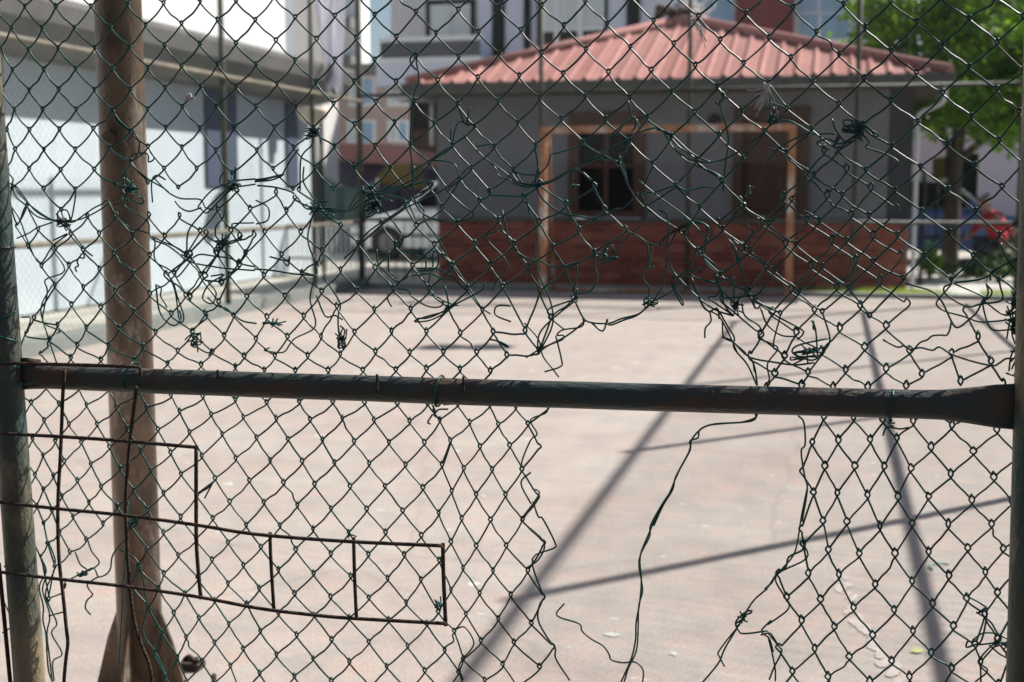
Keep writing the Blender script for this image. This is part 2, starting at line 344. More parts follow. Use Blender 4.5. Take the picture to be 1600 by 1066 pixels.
for r in range(11):
    z = 0.045 + r * 0.077
    x = KX0 + 0.02
    first = True
    while x < KX1 + 0.20:
        half = (first and r % 2 == 1) or x + bw > KX1 + 0.29
        w_ = bw / 2 - 0.008 if half else bw
        cx = x + w_ / 2
        if True:
            o = bpy.data.objects.new('brick', bm_[random.choice([0, 0, 1, 1, 2, 2, 3]) + (4 if half else 0)]); COL.objects.link(o)
            o.parent = k; o.location = (cx, random.uniform(-0.003, 0.003), z + random.uniform(-0.002, 0.002)); nb += 1
        x += w_ + 0.013; first = False
MB().box(KX0 - 0.03, -0.045, SILL - 0.02, KX1 + 0.3, -0.001, SILL + 0.02).build('ledge', M['kiosk_dark'], k)
# window
wf = MB(); 
wf.box(WX0 - 0.06, -0.05, 0.91, WX0 + 0.09, 0.12, 2.33).box(WX1 - 0.09, -0.05, 0.91, WX1 + 0.06, 0.12, 2.33).box(WX0 + 0.09, -0.05, 2.12, WX1 - 0.09, 0.12, 2.33).box(WX0 + 0.09, -0.05, 0.91, WX1 - 0.09, 0.12, 1.0)
wf.box((WX0 + WX1) / 2 - 0.03, -0.03, 1.0, (WX0 + WX1) / 2 + 0.03, 0.1, 2.12).box(WX0 + 0.09, -0.028, 1.58, (WX0 + WX1) / 2 - 0.03, 0.098, 1.64).box((WX0 + WX1) / 2 + 0.03, -0.028, 1.58, WX1 - 0.09, 0.098, 1.64)
win = wf.build('window', M['wood'], k)
MB().box(WX0 + 0.09, 0.04, 1.0, WX1 - 0.09, 0.05, 2.12).build('pane', M['glass'], win)
# door
zb = SILL + 0.022
df = MB().box(DX0 - 0.07, -0.06, zb, DX0 + 0.05, 0.12, 2.36).box(DX1 - 0.05, -0.06, zb, DX1 + 0.07, 0.12, 2.36).box(DX0 + 0.05, -0.06, 2.2, DX1 - 0.05, 0.12, 2.36).box(DX0 + 0.05, -0.06, zb, DX1 - 0.05, 0.12, zb + .08).build('hatch', M['wood'], k)
hm = (DX0 + DX1) / 2
for xa_, xb_ in ((DX0 + 0.052, hm - .004), (hm + .004, DX1 - 0.052)):
    sh_ = MB().box(xa_, 0.05, zb + .082, xb_, 0.09, 2.198)
    for q in range(5): sh_.box(xa_ + .05, 0.035, zb + .14 + q * .24, xb_ - .05, 0.0495, zb + .32 + q * .24)
    sh_.build('shutter', M['wood'], df)
# wall lamp
wl = MB().lathe([(0.02, 0.0), (0.09, 0.02), (0.10, 0.06), (0.06, 0.12), (0.015, 0.14)], 12, (0.82, -0.1, 2.14)).box(0.79, -0.1, 2.24, 0.85, 0.0, 2.28).build('wall_lamp', M['dark_metal'], k)
# roof: pyramid with ribbed sheets
EX0, EX1, EY0, EY1, EZ = -3.31, 3.73, -0.45, KDEP + 0.45, 2.72
AP = Vector((0.13, 2.5, 3.80))
def slope_panels(A, B, apex, n):
    A, B = Vector(A), Vector(B)
    foot = A + (B - A) * ((apex - A).dot(B - A) / (B - A).length_squared)
    up = apex - foot; L = (B - A).length; e = (B - A) / L; nrm = e.cross(up).normalized()
    fa = (foot - A).length
    def height(x):  # fraction of up available at eave coordinate x
        return x / fa if x < fa else (L - x) / (L - fa)
    wv = L / n
    for i in range(n):
        x0, x1 = i * wv, (i + 1) * wv; b = MB()
        def cell(xa, xb, h0, h1):
            pts = []
            xs = [xa, xb]
            if xa < fa < xb: xs = [xa, fa, xb]
            lowp = [A + e * x + nrm * h for x, h in ((xa, h0), (xb, h1))]
            topp = [A + e * x + up * max(height(x), 0) + nrm * (h0 if x == xa else h1) for x in reversed(xs)]
            pl = lowp + topp
            out = [pl[0]]
            for p in pl[1:]:
                if (p - out[-1]).length > 1e-4: out.append(p)
            if (out[0] - out[-1]).length < 1e-4: out.pop()
            if len(out) > 2: b.poly(out)
        r = 0.035; g = 0.022
        cell(x0, x0 + wv - 2 * g - r, 0, 0)
        cell(x0 + wv - 2 * g - r, x0 + wv - g - r, 0, 0.032)
        cell(x0 + wv - g - r, x0 + wv - g, 0.032, 0.032)
        cell(x0 + wv - g, x1, 0.032, 0)
        b.build('roof_sheet', M[random.choice(('roof', 'roof', 'roof_b', 'roof_c'))], k)
c0, c1, c2, c3 = (EX0, EY0, EZ), (EX1, EY0, EZ), (EX1, EY1, EZ), (EX0, EY1, EZ)
slope_panels(c0, c1, AP, 31); slope_panels(c1, c2, AP, 20); slope_panels(c2, c3, AP, 27); slope_panels(c3, c0, AP, 20)
for c in (c0, c1, c2, c3):
    MB().tube([Vector(c) + Vector((0, 0, 0.03)), AP + Vector((0, 0, 0.05))], 0.07, 8).build('ridge_cap', M['roof'], k)
MB().lathe([(0.30, -0.1), (0.24, 0.05), (0.1, 0.12)], 8, AP).build('roof_cap', M['roof'], k)
MB().box(EX0 + 0.05, EY0 + 0.05, EZ - 0.16, EX1 - 0.05, EY1 - 0.05, EZ - 0.11).build('eave_board', M['wood_eave'], k)
gt = MB()
for (x0, y0, x1, y1) in ((EX0 - 0.06, EY0 - 0.08, EX1 + 0.06, EY0), (EX0 - 0.06, EY1, EX1 + 0.06, EY1 + 0.08), (EX0 - 0.06, EY0, EX0 + 0.02, EY1), (EX1 - 0.02, EY0, EX1 + 0.06, EY1)):
    gt.box(x0, y0, EZ - 0.14, x1, y1, EZ - 0.005)
gt.build('gutter', M['gutter'], k, bevel=0.01)
MB().tube(catmull([(EX1 - 0.05, EY0 + 0.1, EZ - 0.15), (EX1 - 0.07, EY0 + 0.25, EZ - 0.35), (KX1 + 0.37, 0.02, 2.25), (KX1 + 0.35, -0.02, 2.0), (KX1 + 0.35, -0.02, 1.0), (KX1 + 0.35, -0.02, 0.0)], 4), 0.03, 8).build('downpipe', M['off_white'], k)
MB().tube([(KX0 - 0.06, -0.03, EZ - 0.2), (KX0 - 0.06, -0.03, 1.9)], 0.03, 8).build('downpipe', M['off_white'], k)
# junk at the apex
t = thing('roof_bundle', 'tattered pale and brown bundle on top of the red kiosk roof', 'bundle', -2.4 + AP.x - 0.12, KD + AP.y, AP.z + 0.05)
b = MB()
for i in range(16):
    x = random.uniform(-0.35, 0.3); z = random.uniform(0.02, 0.16)
    b.lathe([(0.02, -0.07), (random.uniform(.05, .09), -0.02), (random.uniform(.05, .1), 0.04), (0.02, 0.09)], 6, (x, random.uniform(-0.15, 0.15), z))
b.build('pile', M['wood_eave'], t)
b = MB()
for i in range(26):
    x = random.uniform(-0.1, 0.35); y = random.uniform(-0.15, 0.1); z = random.uniform(0.05, 0.2)
    p = [(x, y, z)]
    for q in range(3): p.append((p[-1][0] + random.uniform(-.03, .14), p[-1][1] + random.uniform(-.04, .04), p[-1][2] + random.uniform(-0.06, 0.09)))
    b.tube(p, 0.016, 5)
b.build('rag', M['white'], t)
# ================================================================== GOAL
g = thing('football_goal', 'rusty orange small football goal frame in front of the brick wall', 'goal', -1.97, 15.25)
def sq(a, b_, w, name, m=M['goal']):
    a, b_ = Vector(a), Vector(b_); mb = MB(); mb.tube([a, b_], w * 0.7071, 4, smooth=False); return mb
gw = 1.47; ph = 2.0
def bar(x0, y0, z0, x1, y1, z1): return MB().box(x0, y0, z0, x1, y1, z1)
bar(-gw - .04, -.04, 0, -gw + .04, .04, ph - .04).build('goal_post', M['goal'], g, bevel=.006)
bar(gw - .04, -.04, 0, gw + .04, .04, ph - .04).build('goal_post', M['goal'], g, bevel=.006)
bar(-gw - .04, -.042, ph - .038, gw + .04, .042, ph + .04).build('crossbar', M['goal'], g, bevel=.006)
for x in (-gw, gw):
    MB().tube([(x, .04, ph - .02), (x, .30, ph - 0.05), (x, 0.62, 0.03)], 0.022, 8).build('back_stay', M['goal'], g)
MB().tube([(-gw, .62, .03), (gw, .62, .03)], 0.02, 8).build('ground_bar', M['goal'], g)
# ================================================================== LEFT SHED
sh = thing('long_shed', 'long pale blue walled building with deep grey curved eave on the left', 'building', -8.12, 0)
SW = MB()
# local x = s-(-8.12), y = d
SW.box(-6, -2, 0, 0, 19.2, 3.05); SW.build('wall', M['shed_wall'], sh)
prof = [(0.0, 2.62), (0.25, 2.66), (0.48, 2.76), (0.62, 2.92), (0.68, 3.10), (0.68, 3.16), (0.3, 3.19), (-6, 3.25), (-6, 3.02), (0, 3.02)]
e_ = MB(); e_.extrude([(x, -2.2, z) for x, z in prof], (0, 21.6, 0)); e_.build('eave', M['soffit'], sh)
for (xa, xb) in ((320, 368), (446, 463)):
    ya, yb = on_s(xa, 240, -8.12)[0], on_s(xb, 240, -8.12)[0]
    MB().box(-0.02, ya, 1.34, 0.035, yb, 2.60).build('window', M['shed_pane'], sh)
for yy in (4.0, 7.3, 10.4):
    MB().box(-0.02, yy, 1.34, 0.035, yy + 0.95, 2.60).build('window', M['shed_pane'], sh)
xa, xb = on_d(466, 300, 19.6)[0], on_d(504, 300, 19.6)[0]
t = thing('dark_gate', 'dark metal gate at the far end of the pale blue shed', 'gate', xa, 19.6)
MB().box(0.03, -.02, 0.04, xb - xa - .03, .02, 1.72).build('gate_panel', M['dark_metal'], t); MB().box(0, -.03, 0, .03, .03, 1.8).box(xb - xa - .03, -.03, 0, xb - xa, .03, 1.8).build('gate_frame', M['teal_sheet'], t)
# white building behind the shed
t = thing('white_building', 'tall bright white facade rising behind the long shed', 'building', -9.9, 6)
MB().box(-12, -8, 0, 0, on_s(446, 60, -9.9)[0] - 6, 9).build('wall', M['white'], t)
t = thing('grey_building', 'tall grey building corner behind the hanging white net', 'building', on_d(447, 60, 25)[0], 25)
gx = on_d(490, 60, 25)[0] - on_d(447, 60, 25)[0]
MB().box(0, 0, 0, gx * 0.45, .5, 9).build('wall', M['lavender'], t)
MB().box(gx * 0.45, -0.3, 0, gx * 1.5, .5, 9).build('stair_tower', M['warm_grey'], t)
t = thing('sky_fill_blocker', 'unseen dark building added behind the viewpoint to block sky light', 'building', -2, -7)  # added out of view: blocks sky fill so kiosk, rail and wires go darker
MB().box(-16, -8, 0, 14, 0, 8.5).build('wall', mat('dark_blocker_front', (0.07, 0.055, 0.05), 0.9, 0, (0.10, 0.08, 0.07), 3), t)
for x in range(-14, 13, 3):
    for z in (1.0, 4.4):
        w = MB().box(x, -.02, z, x + 1.3, .04, z + 1.7).build('window', M['black'], t); MB().box(x + .08, .041, z + .08, x + 1.22, .05, z + 1.62).build('pane', M['glass'], w)
# hanging cloth
t = thing('hanging_net', 'bundled white net hanging at the corner of the court fence', 'net', on_d(492, 80, 18.5)[0], 18.5)
b = MB(); nx, nz = 30, 24
wid = on_d(542, 80, 18.5)[0] - on_d(492, 80, 18.5)[0]; z0 = on_d(500, 142, 18.5)[1]; z1 = z0 + 2.4
for j in range(nz + 1):
    for i in range(nx + 1):
        u, v = i / nx, j / nz
        x = wid * (u * (0.62 + 0.38 * v) + 0.38 * (1 - v) * 0.75) - 0.02 + 0.02 * sin(v * 9 + u * 4)
        y = 0.05 * sin(u * 31 + v * 3) + 0.03 * sin(u * 13 - v * 5)
        b.v.append((x, y, z0 + (z1 - z0) * v + (0.06 * sin(u * 17) if j == 0 else 0)))
for j in range(nz):
    for i in range(nx):
        a = j * (nx + 1) + i; b.f.append((a, a + 1, a + nx + 2, a + nx + 1)); b.sm.append(True)
o = b.build('net_fabric', M['cloth'], t)
MB().tube([(-0.1, 0, z1), (wid + 0.2, 0, z1)], 0.02, 8).build('hanging_bar', M['dark_metal'], t)
MB().tube([(wid + 0.2, 0.0, 0), (wid + 0.2, 0, z1 + 0.05)], 0.03, 8).build('pole', M['dark_metal'], t)
# dish
ds, dz = on_d(488, 178, 16.9)
t = thing('satellite_dish', 'round beige dish fixed near the corner of the court fence', 'dish', ds, 16.9, 0)
b = MB(); R = 0.225
prof = [(R * sin(a), -R * 0.95 * cos(a) + 0.05) for a in [i * pi / 2 / 8 for i in range(1, 9)]] + [(R * 0.9, 0.06), (0.02, 0.075)]
b.lathe(prof, 24, (0, 0, dz + 0.02)); b.build('bowl', M['dish'], t)
MB().tube([(0.05, 0.2, 0), (0.05, 0.2, dz), (0.02, 0.05, dz + 0.08)], 0.025, 8).build('pole', M['dark_metal'], t)
# ================================================================== APARTMENT BLOCK
AD = 32.0
ap = thing('apartment_block', 'grey and lavender apartment block with balcony rising behind the kiosk roof', 'building', 0, AD)
def A(x, y): return on_d(x, y, AD)
def abox(x0, y0, x1, y1, f, bk, name, m, par=None, bevel=0):
    (sa, zt), (sb, zb) = on_d(x0, y0, AD + f), on_d(x1, y1, AD + f)
    return MB().box(sa, f, min(zb, zt), sb, bk, max(zb, zt)).build(name, m, par or ap, bevel=bevel)
ZT = 11.0
def acol(x0, x1, f, bk, name, m, z0=0.0, z1=ZT):
    return MB().box(on_d(x0, 60, AD + f)[0], f, z0, on_d(x1, 60, AD + f)[0], bk, z1).build(name, m, ap)
acol(611, 748, 0.0, 8, 'wall', M['warm_grey'], 3.6)
acol(748, 1148, -0.6, 8, 'wall', M['lavender'])
acol(1150, 1239, -0.9, 8, 'wall', M['dark_red'])
acol(1241, 1366, -0.6, 8, 'wall', M['lavender'])
acol(1368, 1400, -0.3, 8, 'wall', M['dark_red'])
abox(588, 96, 765, 132, -1.9, -0.62, 'balcony_slab', M['lavender'])
abox(594, 63, 750, 91, -1.85, -1.82, 'balcony_glass', mat('smoked_glass', (0.05, 0.056, 0.078), 0.3, 0, (0.03, 0.033, 0.045), 2))
abox(592, 59, 752, 62, -1.88, -1.79, 'balcony_rail', M['white'])
abox(592, 91.5, 752, 95.5, -1.93, -0.7, 'balcony_edge', M['white'])
w = abox(665, 1, 742, 62, -0.06, 0.02, 'window', M['black']); abox(672, 8, 735, 60, -0.09, -0.065, 'pane', M['curtain_glass'], w); 
abox(703, 8, 706, 60, -0.11, -0.092, 'mullion', M['off_white'], w)
for j in range(14):
    sa = A(779, 60)[0]; sb = A(798, 60)[0]
MB().box(A(779, 60)[0], -0.66, 4.3, A(798, 60)[0], -0.602, ZT).build('louvre_strip', M['black'], ap)
for zz in range(24):
    MB().box(A(781, 60)[0], -0.70, 4.4 + zz * 0.14, A(796, 60)[0], -0.662, 4.45 + zz * 0.14).build('louvre', M['dark_metal'], ap)
MB().box(A(828, 60)[0], -0.68, 3, A(838, 60)[0], -0.602, ZT).build('louvre_strip', M['black'], ap)
w = abox(838.5, -60, 948, 84, -0.66, -0.602, 'window', M['black'])
abox(842, -58, 944, 44, -0.69, -0.662, 'pane', M['curtain_glass'], w); abox(842, 47, 944, 80, -0.69, -0.662, 'pane', M['glass'], w)
for x in (866, 903): abox(x, -58, x + 7, 80, -0.72, -0.692, 'mullion', M['white'], w)
abox(842, 44.2, 944, 46.8, -0.719, -0.6925, 'mullion', M['white'], w); abox(838, 81, 948, 85, -0.72, -0.663, 'sill', M['white'], w)
MB().box(A(985, 60)[0], -0.68, 3, A(1005, 60)[0], -0.602, ZT).build('louvre_strip', M['black'], ap)
w = abox(1078, -80, 1148, 42, -0.66, -0.602, 'window', M['white'])
abox(1082, -78, 1106, 20, -0.69, -0.662, 'pane', M['blue_glass'], w); abox(1110, -78, 1144, 36, -0.69, -0.662, 'pane', M['blue_glass'], w)
w = abox(1242, -80, 1362, 66, -0.67, -0.602, 'window', M['white'])
for xa, xb in ((1250, 1277), (1284, 1325), (1330, 1356)):
    abox(xa, -78, xb, 18, -0.69, -0.672, 'pane', M['blue_glass'], w); abox(xa, 22, xb, 60, -0.69, -0.672, 'pane', M['blue_glass'], w)
# far pinkish building
FD = 46
fb = thing('pink_building', 'distant pinkish brown house front with pale framed windows behind the fence corner', 'building', 0, FD)
def Fx(x0, y0, x1, y1, f, bk, name, m, par=None):
    (sa, zt), (sb, zb) = on_d(x0, y0, FD), on_d(x1, y1, FD)
    return MB().box(sa, f, zb, sb, bk, zt).build(name, m, par or fb)
Fx(470, 112, 760, 330, 0, 8, 'wall', M['pink_wall'])
Fx(464, 104, 770, 111.5, -0.5, 8.5, 'roof', M['soffit'])
for (xa, ya, xb, yb) in ((545, 120, 588, 166), (606, 128, 640, 166), (543, 188, 588, 226), (606, 188, 640, 222), (500, 190, 525, 226), (655, 188, 690, 222)):
    w = Fx(xa, ya, xb, yb, -0.08, -0.005, 'window', M['white'])
    Fx(xa + 4, ya + 4, (xa + xb) / 2 - 2, yb - 4, -0.1, -0.082, 'pane', M['curtain_glass'], w); Fx((xa + xb) / 2 + 2, ya + 4, xb - 4, yb - 4, -0.1, -0.082, 'pane', M['blue_glass'], w)
t = thing('far_white_block', 'narrow far white block with dark balconies beside the strip of sky', 'building', on_d(528, 60, 60)[0], 60)
MB().box(-1, 0, 0, 1.1, 1.5, 12).build('wall', M['white'], t)
for z in (5.4, 7.2, 9.0):
    MB().box(-0.9, -0.9, z, 1.0, -0.01, z + 0.5).build('balcony', M['soffit'], t)
# low pink roof + dark yard store
RD = 27
t = thing('market_stall_shelter', 'low shelter with sagging pink roof and dark sides behind the fence corner', 'shelter', 0, RD)
a = [on_d(*p, RD) for p in ((528, 224), (585, 224), (650, 238), (655, 262), (528, 250))]
MB().extrude([(p[0], 0, p[1]) for p in a], (0, 2.5, 0)).build('roof', M['roof'], t)
a = [on_d(*p, RD) for p in ((470, 238), (527, 240), (527, 251), (655, 262.5), (655, 330), (470, 345))]
MB().extrude([(p[0], 0.2, p[1]) for p in a], (0, 2.0, 0)).build('side_panel', M['purple_dark'], t)
t = thing('teal_tarpaulin', 'dark teal tarpaulin draped low behind the court corner', 'tarpaulin', 0, 24)
b = MB(); (sa, za), (sb, zb) = on_d(472, 285, 24), on_d(592, 370, 24)
for i in range(25):
    for j in range(9):
        u, v = i / 24, j / 8; b.v.append((sa + (sb - sa) * u, 0.08 * sin(u * 25) * (1 - v * .5), 0.02 + (za - 0.02 + 0.12 * sin(u * 7)) * v))
for i in range(24):
    for j in range(8):
        q = i * 9 + j; b.f.append((q, q + 9, q + 10, q + 1)); b.sm.append(True)
o = b.build('sheet', M['teal_sheet'], t); o.modifiers.new('s', 'SOLIDIFY').thickness = 0.02
MB().tube([(sa, 0.15, 0), (sa, 0.15, za + 0.1)], 0.03, 8).build('pole', M['dark_metal'], t)
ys, yd = on_d(612, 275, 25)[0], 25
t = thing('yellow_awning', 'mustard yellow cloth awning above the parked white car', 'awning', ys, yd)
MB().extrude([(-0.4, 0, 1.45), (-0.1, 0, 1.78), (0.35, 0, 1.82), (0.5, 0, 1.3), (0.0, 0, 1.38)], (0, 0.8, 0)).build('canopy', M['yellow'], t)
MB().tube([(0.0, 0.4, 0), (0.0, 0.4, 1.5)], 0.03, 8).build('pole', M['dark_metal'], t)
# dark annex left of kiosk
(sa, za), (sb, zb) = on_d(640, 160, 29), on_d(690, 300, 29)
t = thing('dark_hut', 'dark shuttered hut seen just left of the kiosk', 'hut', sa, 29)
MB().box(0, 0, 0, 1.2, 2, za).build('wall', M['black'], t); MB().box(-0.08, -0.08, za, 1.28, 2.1, za + 0.08).build('roof', M['soffit'], t)
MB().box(0.1, -0.04, 0.0, 0.75, -0.005, za - 0.65).build('shutter', M['wood'], t)
# white railing left
t = thing('white_railing', 'low white picket railing beyond the corner of the court', 'railing', 0, 18.2)
(sa, za), (sb, zb) = on_d(395, 352, 18.2), on_d(572, 348, 18.2)
for z in (0.25, za):
    MB().box(sa, -0.02, z - 0.025, sb, 0.02, z + 0.025).build('rail', M['white'], t)
n = 24; pk = MB().box(-0.012, 0.021, 0.05, 0.012, 0.04, za + 0.02).mesh('picket', M['white'])
for i in range(n):
    o = bpy.data.objects.new('picket', pk); COL.objects.link(o); o.parent = t; o.location = (sa + 0.03 + (sb - sa - 0.06) * i / (n - 1), 0, 0)
# low dark railing between corner and kiosk and to the right yard
def railing(label, s0, s1, d, h):
    t = thing('iron_railing', label, 'railing', s0, d, group='dark iron railings')
    L = s1 - s0
    for z in (0.12, h): MB().tube([(0, 0, z), (L, 0, z)], 0.016, 6).build('rail', M['dark_metal'], t)
    n = int(L / 0.13); pm = MB().tube([(0, 0, 0), (0, 0, h + 0.04)], 0.008, 5).mesh('bar', M['dark_metal'])
    for i in range(n + 1):
        o = bpy.data.objects.new('bar', pm); COL.objects.link(o); o.parent = t; o.location = (L * i / n, 0, 0)
railing('dark iron railing between the fence corner and the kiosk', on_d(592, 400, 17.6)[0], -5.5, 17.6, 0.85)
railing('dark iron railing along the yard right of the kiosk', 2.55, 8.0, 18.5, 0.95)
# ================================================================== CARS
def car(label, s, d, L, H, body, roofm, flip, wheels_z=0.31):
    t = thing('parked_car', label, 'car', s, d, 0)
    f = -1 if flip else 1
    pr = [(0, .30), (0.02, .55), (.12, .72), (1.0, .90), (L - .12, .98), (L - .02, .8), (L, .34), (L - .2, .2), (.2, .2)]
    b = MB(); b.extrude([(x * f, 0, z) for x, z in (pr if f == 1 else pr[::-1])], (0, 1.7, 0)); b.build('body', body, t, bevel=.05)
    cab = [(.95, .905), (1.65, H - .05), (2.0, H), (L - .75, H), (L - .35, H - .08), (L - .1, .975)]
    b = MB(); b.extrude([(x * f, 0.12, z) for x, z in (cab if f == 1 else cab[::-1])], (0, 1.46, 0)); c = b.build('cabin', roofm, t, bevel=.04)
    g1 = [(1.12, .96), (1.68, H - .12), (2.35, H - .09), (2.35, .96)]; g2 = [(2.45, .96), (2.45, H - .09), (L - .8, H - .09), (L - .4, .98)]
    for gg in (g1, g2):
        b = MB(); b.extrude([(x * f, 0.10, z) for x, z in (gg if f == 1 else gg[::-1])], (0, 0.03, 0)); b.build('side_window', M['glass'], t)
    b = MB(); b.extrude([(x * f, 0.25, z) for x, z in (((.98, .96), (1.60, H - .1), (1.57, H - .07), (.93, .98)) if f == 1 else ((.93, .98), (1.57, H - .07), (1.60, H - .1), (.98, .96)))], (0, 1.2, 0)); b.build('windscreen', M['glass'], t)
    for wx in (.75, L - .75):
        for wy in (-0.01, 1.55):
            w = MB().tube([(wx * f, wy, wheels_z), (wx * f, wy + .18, wheels_z)], wheels_z, 20).build('wheel', M['tyre'], t)
            MB().tube([(wx * f, wy - .006, wheels_z), (wx * f, wy + .19, wheels_z)], wheels_z * .55, 16).build('rim', M['soffit'], w)
    MB().box(min(-.02 * f, .1 * f), .1, .56, max(-.02 * f, .1 * f), .4, .70).build('headlight', M['lamp'], t, bevel=.01)
    MB().box(min(1.25 * f, 1.4 * f), -.14, .94, max(1.25 * f, 1.4 * f), .0, 1.06).build('mirror', body, t, bevel=.01)
    MB().box(min(.0 * f, (L) * f), -.012, .42, max(0, L * f), -.0015, .47).build('side_trim', M['tyre'], t)
    return t
car('white car parked beyond the fence, left of the kiosk', on_d(545, 380, 22.5)[0], 22.5, 4.2, 1.48, M['car_white'], M['car_white'], False)
car('dark blue car with silver roof parked right of the kiosk behind the person', on_d(1640, 350, 24)[0] - 0.0, 24, 4.4, 1.52, M['car_blue'], M['silver'], True)
# pale wall and building on the right behind the tree
t = thing('pale_house', 'pale blue white house wall behind the tree on the right', 'building', 1.4, 36)
MB().box(0, 0, 0, 14, 6, 3.4).build('wall', M['lavender'], t); MB().box(-.3, -.3, 3.4, 14.3, 6.3, 3.6).build('roof', M['soffit'], t)
for x in (1.3, 4.0, 6.5):
    w = MB().box(x, -.06, 1.0, x + 1.0, -.005, 2.3).build('window', M['white'], t); MB().box(x + .08, -.08, 1.08, x + .92, -.062, 2.22).build('pane', M['glass'], w)
t = thing('yellow_box', 'small yellow meter box beside the tree trunk', 'box', on_d(1466, 265, 21)[0], 21)
MB().box(-.08, 0, 1.45, .1, .12, 1.78).build('case', M['yellow'], t, bevel=.01); MB().tube([(0, .06, 0), (0, .06, 1.45)], .02, 8).build('pole', M['dark_metal'], t)
t = thing('bent_pipe', 'dark bent pipe hooked beside the kiosk corner', 'pipe', on_d(1432, 290, 18.3)[0], 18.3)
MB().tube(catmull([(-0.12, 0, 1.62), (-0.02, 0, 1.66), (0.07, 0, 1.55), (0.1, 0, 1.35), (0.09, 0, 0.0)], 5), 0.025, 8).build('tube', M['dark_metal'], t)
# ================================================================== TREES AND PLANTS
def tree(label, s, d, trunk_h, blobs, nleaf, leaf, m, trunk_r=.13, lean=(0, 0), group=None, name='leafy_tree'):
    t = thing(name, label, 'tree', s, d, 0, 0, group)
    rr = random.Random(int(s * 100) + 5)
    b = MB(); top = Vector((lean[0], lean[1], trunk_h))
    b.tube(catmull([(0, 0, -.1), (lean[0] * .3, lean[1] * .3, trunk_h * .4), top, top + Vector((.1, 0, trunk_h * .5))], 4), [trunk_r * (1.25 - .55 * i / 12) for i in range(13)], 10)
    for c, r in blobs:
        c = Vector(c); mid = (top + c) / 2 + Vector((rr.uniform(-.2, .2), rr.uniform(-.2, .2), -.1))
        b.tube(catmull([top + Vector((0, 0, -.2)), mid, c], 4), [trunk_r * .5 * (1 - .8 * i / 8) for i in range(9)], 6)
    b.build('trunk', M['bark'], t)
    b = MB(); tot = sum(r[0] * r[1] * r[2] for c, r in blobs)
    for c, r in blobs:
        n = int(nleaf * r[0] * r[1] * r[2] / tot)
        clumps = []
        for i in range(max(8, n // 60)):
            dd = Vector((rr.gauss(0, 1), rr.gauss(0, 1), rr.gauss(0, 1))).normalized() * rr.uniform(.55, 1.0)
            clumps.append(Vector(c) + Vector((dd.x * r[0], dd.y * r[1], dd.z * r[2])))
        for i in range(n):
            p = rr.choice(clumps) + Vector((rr.gauss(0, .16), rr.gauss(0, .16), rr.gauss(0, .11)))
            u = Vector((rr.gauss(0, 1), rr.gauss(0, 1), rr.gauss(0, .5))).normalized(); v = u.orthogonal().normalized()
            v = (v + Vector((0, 0, rr.uniform(-.6, .3)))).normalized(); l = leaf * rr.uniform(.6, 1.3); w_ = l * .34
            nn = u.cross(v) * (l * .12)
            k0 = len(b.v); b.v += [tuple(p), tuple(p + u * l * .5 + v * w_ + nn), tuple(p + u * l), tuple(p + u * l * .5 - v * w_ + nn)]
            b.f += [(k0, k0 + 1, k0 + 2), (k0, k0 + 2, k0 + 3)]; b.sm += [False, False]
    b.build('crown', m, t, 'stuff'); return t
ts = on_d(1487, 300, 21)[0]
tree('broad tree with bright green leaves right of the kiosk roof', ts, 21, 1.9,
     [((-.35, -.3, 2.75), (.95, .9, .65)), ((.75, 0, 2.6), (.9, .8, .75)), ((-.75, .2, 3.55), (.9, .8, .7)), ((.4, -.2, 3.6), (1.1, .9, .8)), ((1.3, .3, 3.3), (.9, .8, .9)), ((0, .4, 4.5), (1.3, 1, .8)), ((-1.25, -.1, 4.0), (.5, .5, .35))],
     15000, .15, M['leaf'], .12, (.05, 0))
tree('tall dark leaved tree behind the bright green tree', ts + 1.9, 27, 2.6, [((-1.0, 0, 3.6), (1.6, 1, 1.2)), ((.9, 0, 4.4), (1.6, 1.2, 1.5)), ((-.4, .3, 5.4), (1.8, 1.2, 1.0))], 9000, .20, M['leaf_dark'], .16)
def shrub(label, s, d, w, h, n, m, seed, group):
    t = thing('shrub', label, 'shrub', s, d, 0, 0, group); rr = random.Random(seed); b = MB(); st = MB()
    for i in range(7):
        q = Vector((rr.uniform(-w, w) * .7, rr.uniform(-.15, .15), h * rr.uniform(.5, .9))); st.tube([(q.x * .2, 0, 0), tuple(q * .6), tuple(q)], [.012, .009, .004], 5)
    st.build('stem', M['bark'], t)
    for i in range(n):
        a = Vector((rr.gauss(0, .5), rr.gauss(0, .4), rr.gauss(0, .4))); p = Vector((a.x * w, a.y * .4, h * .55 + a.z * h * .5)); p.z = max(p.z, .05)
        u = Vector((rr.gauss(0, 1), rr.gauss(0, 1), rr.gauss(0, .6))).normalized(); v = u.orthogonal().normalized(); l = rr.uniform(.05, .12)
        k0 = len(b.v); b.v += [tuple(p), tuple(p + u * l * .5 + v * l * .3), tuple(p + u * l), tuple(p + u * l * .5 - v * l * .3)]; b.f += [(k0, k0 + 1, k0 + 2, k0 + 3)]; b.sm += [False]
    b.build('foliage', m, t, 'stuff')
shrub('bright young shrub beside the path in front of the blue car', on_d(1455, 380, 19.6)[0], 19.6, .14, .48, 350, M['leaf'], 3, 'yard shrubs')
shrub('dark shrub in front of the person in red', on_d(1535, 400, 19.2)[0], 19.2, .45, .30, 600, M['leaf_dark'], 4, 'yard shrubs')
shrub('dark shrub at the right edge beside the iron railing', on_d(1600, 400, 19.2)[0], 19.4, .4, .45, 700, M['leaf_dark'], 5, 'yard shrubs')
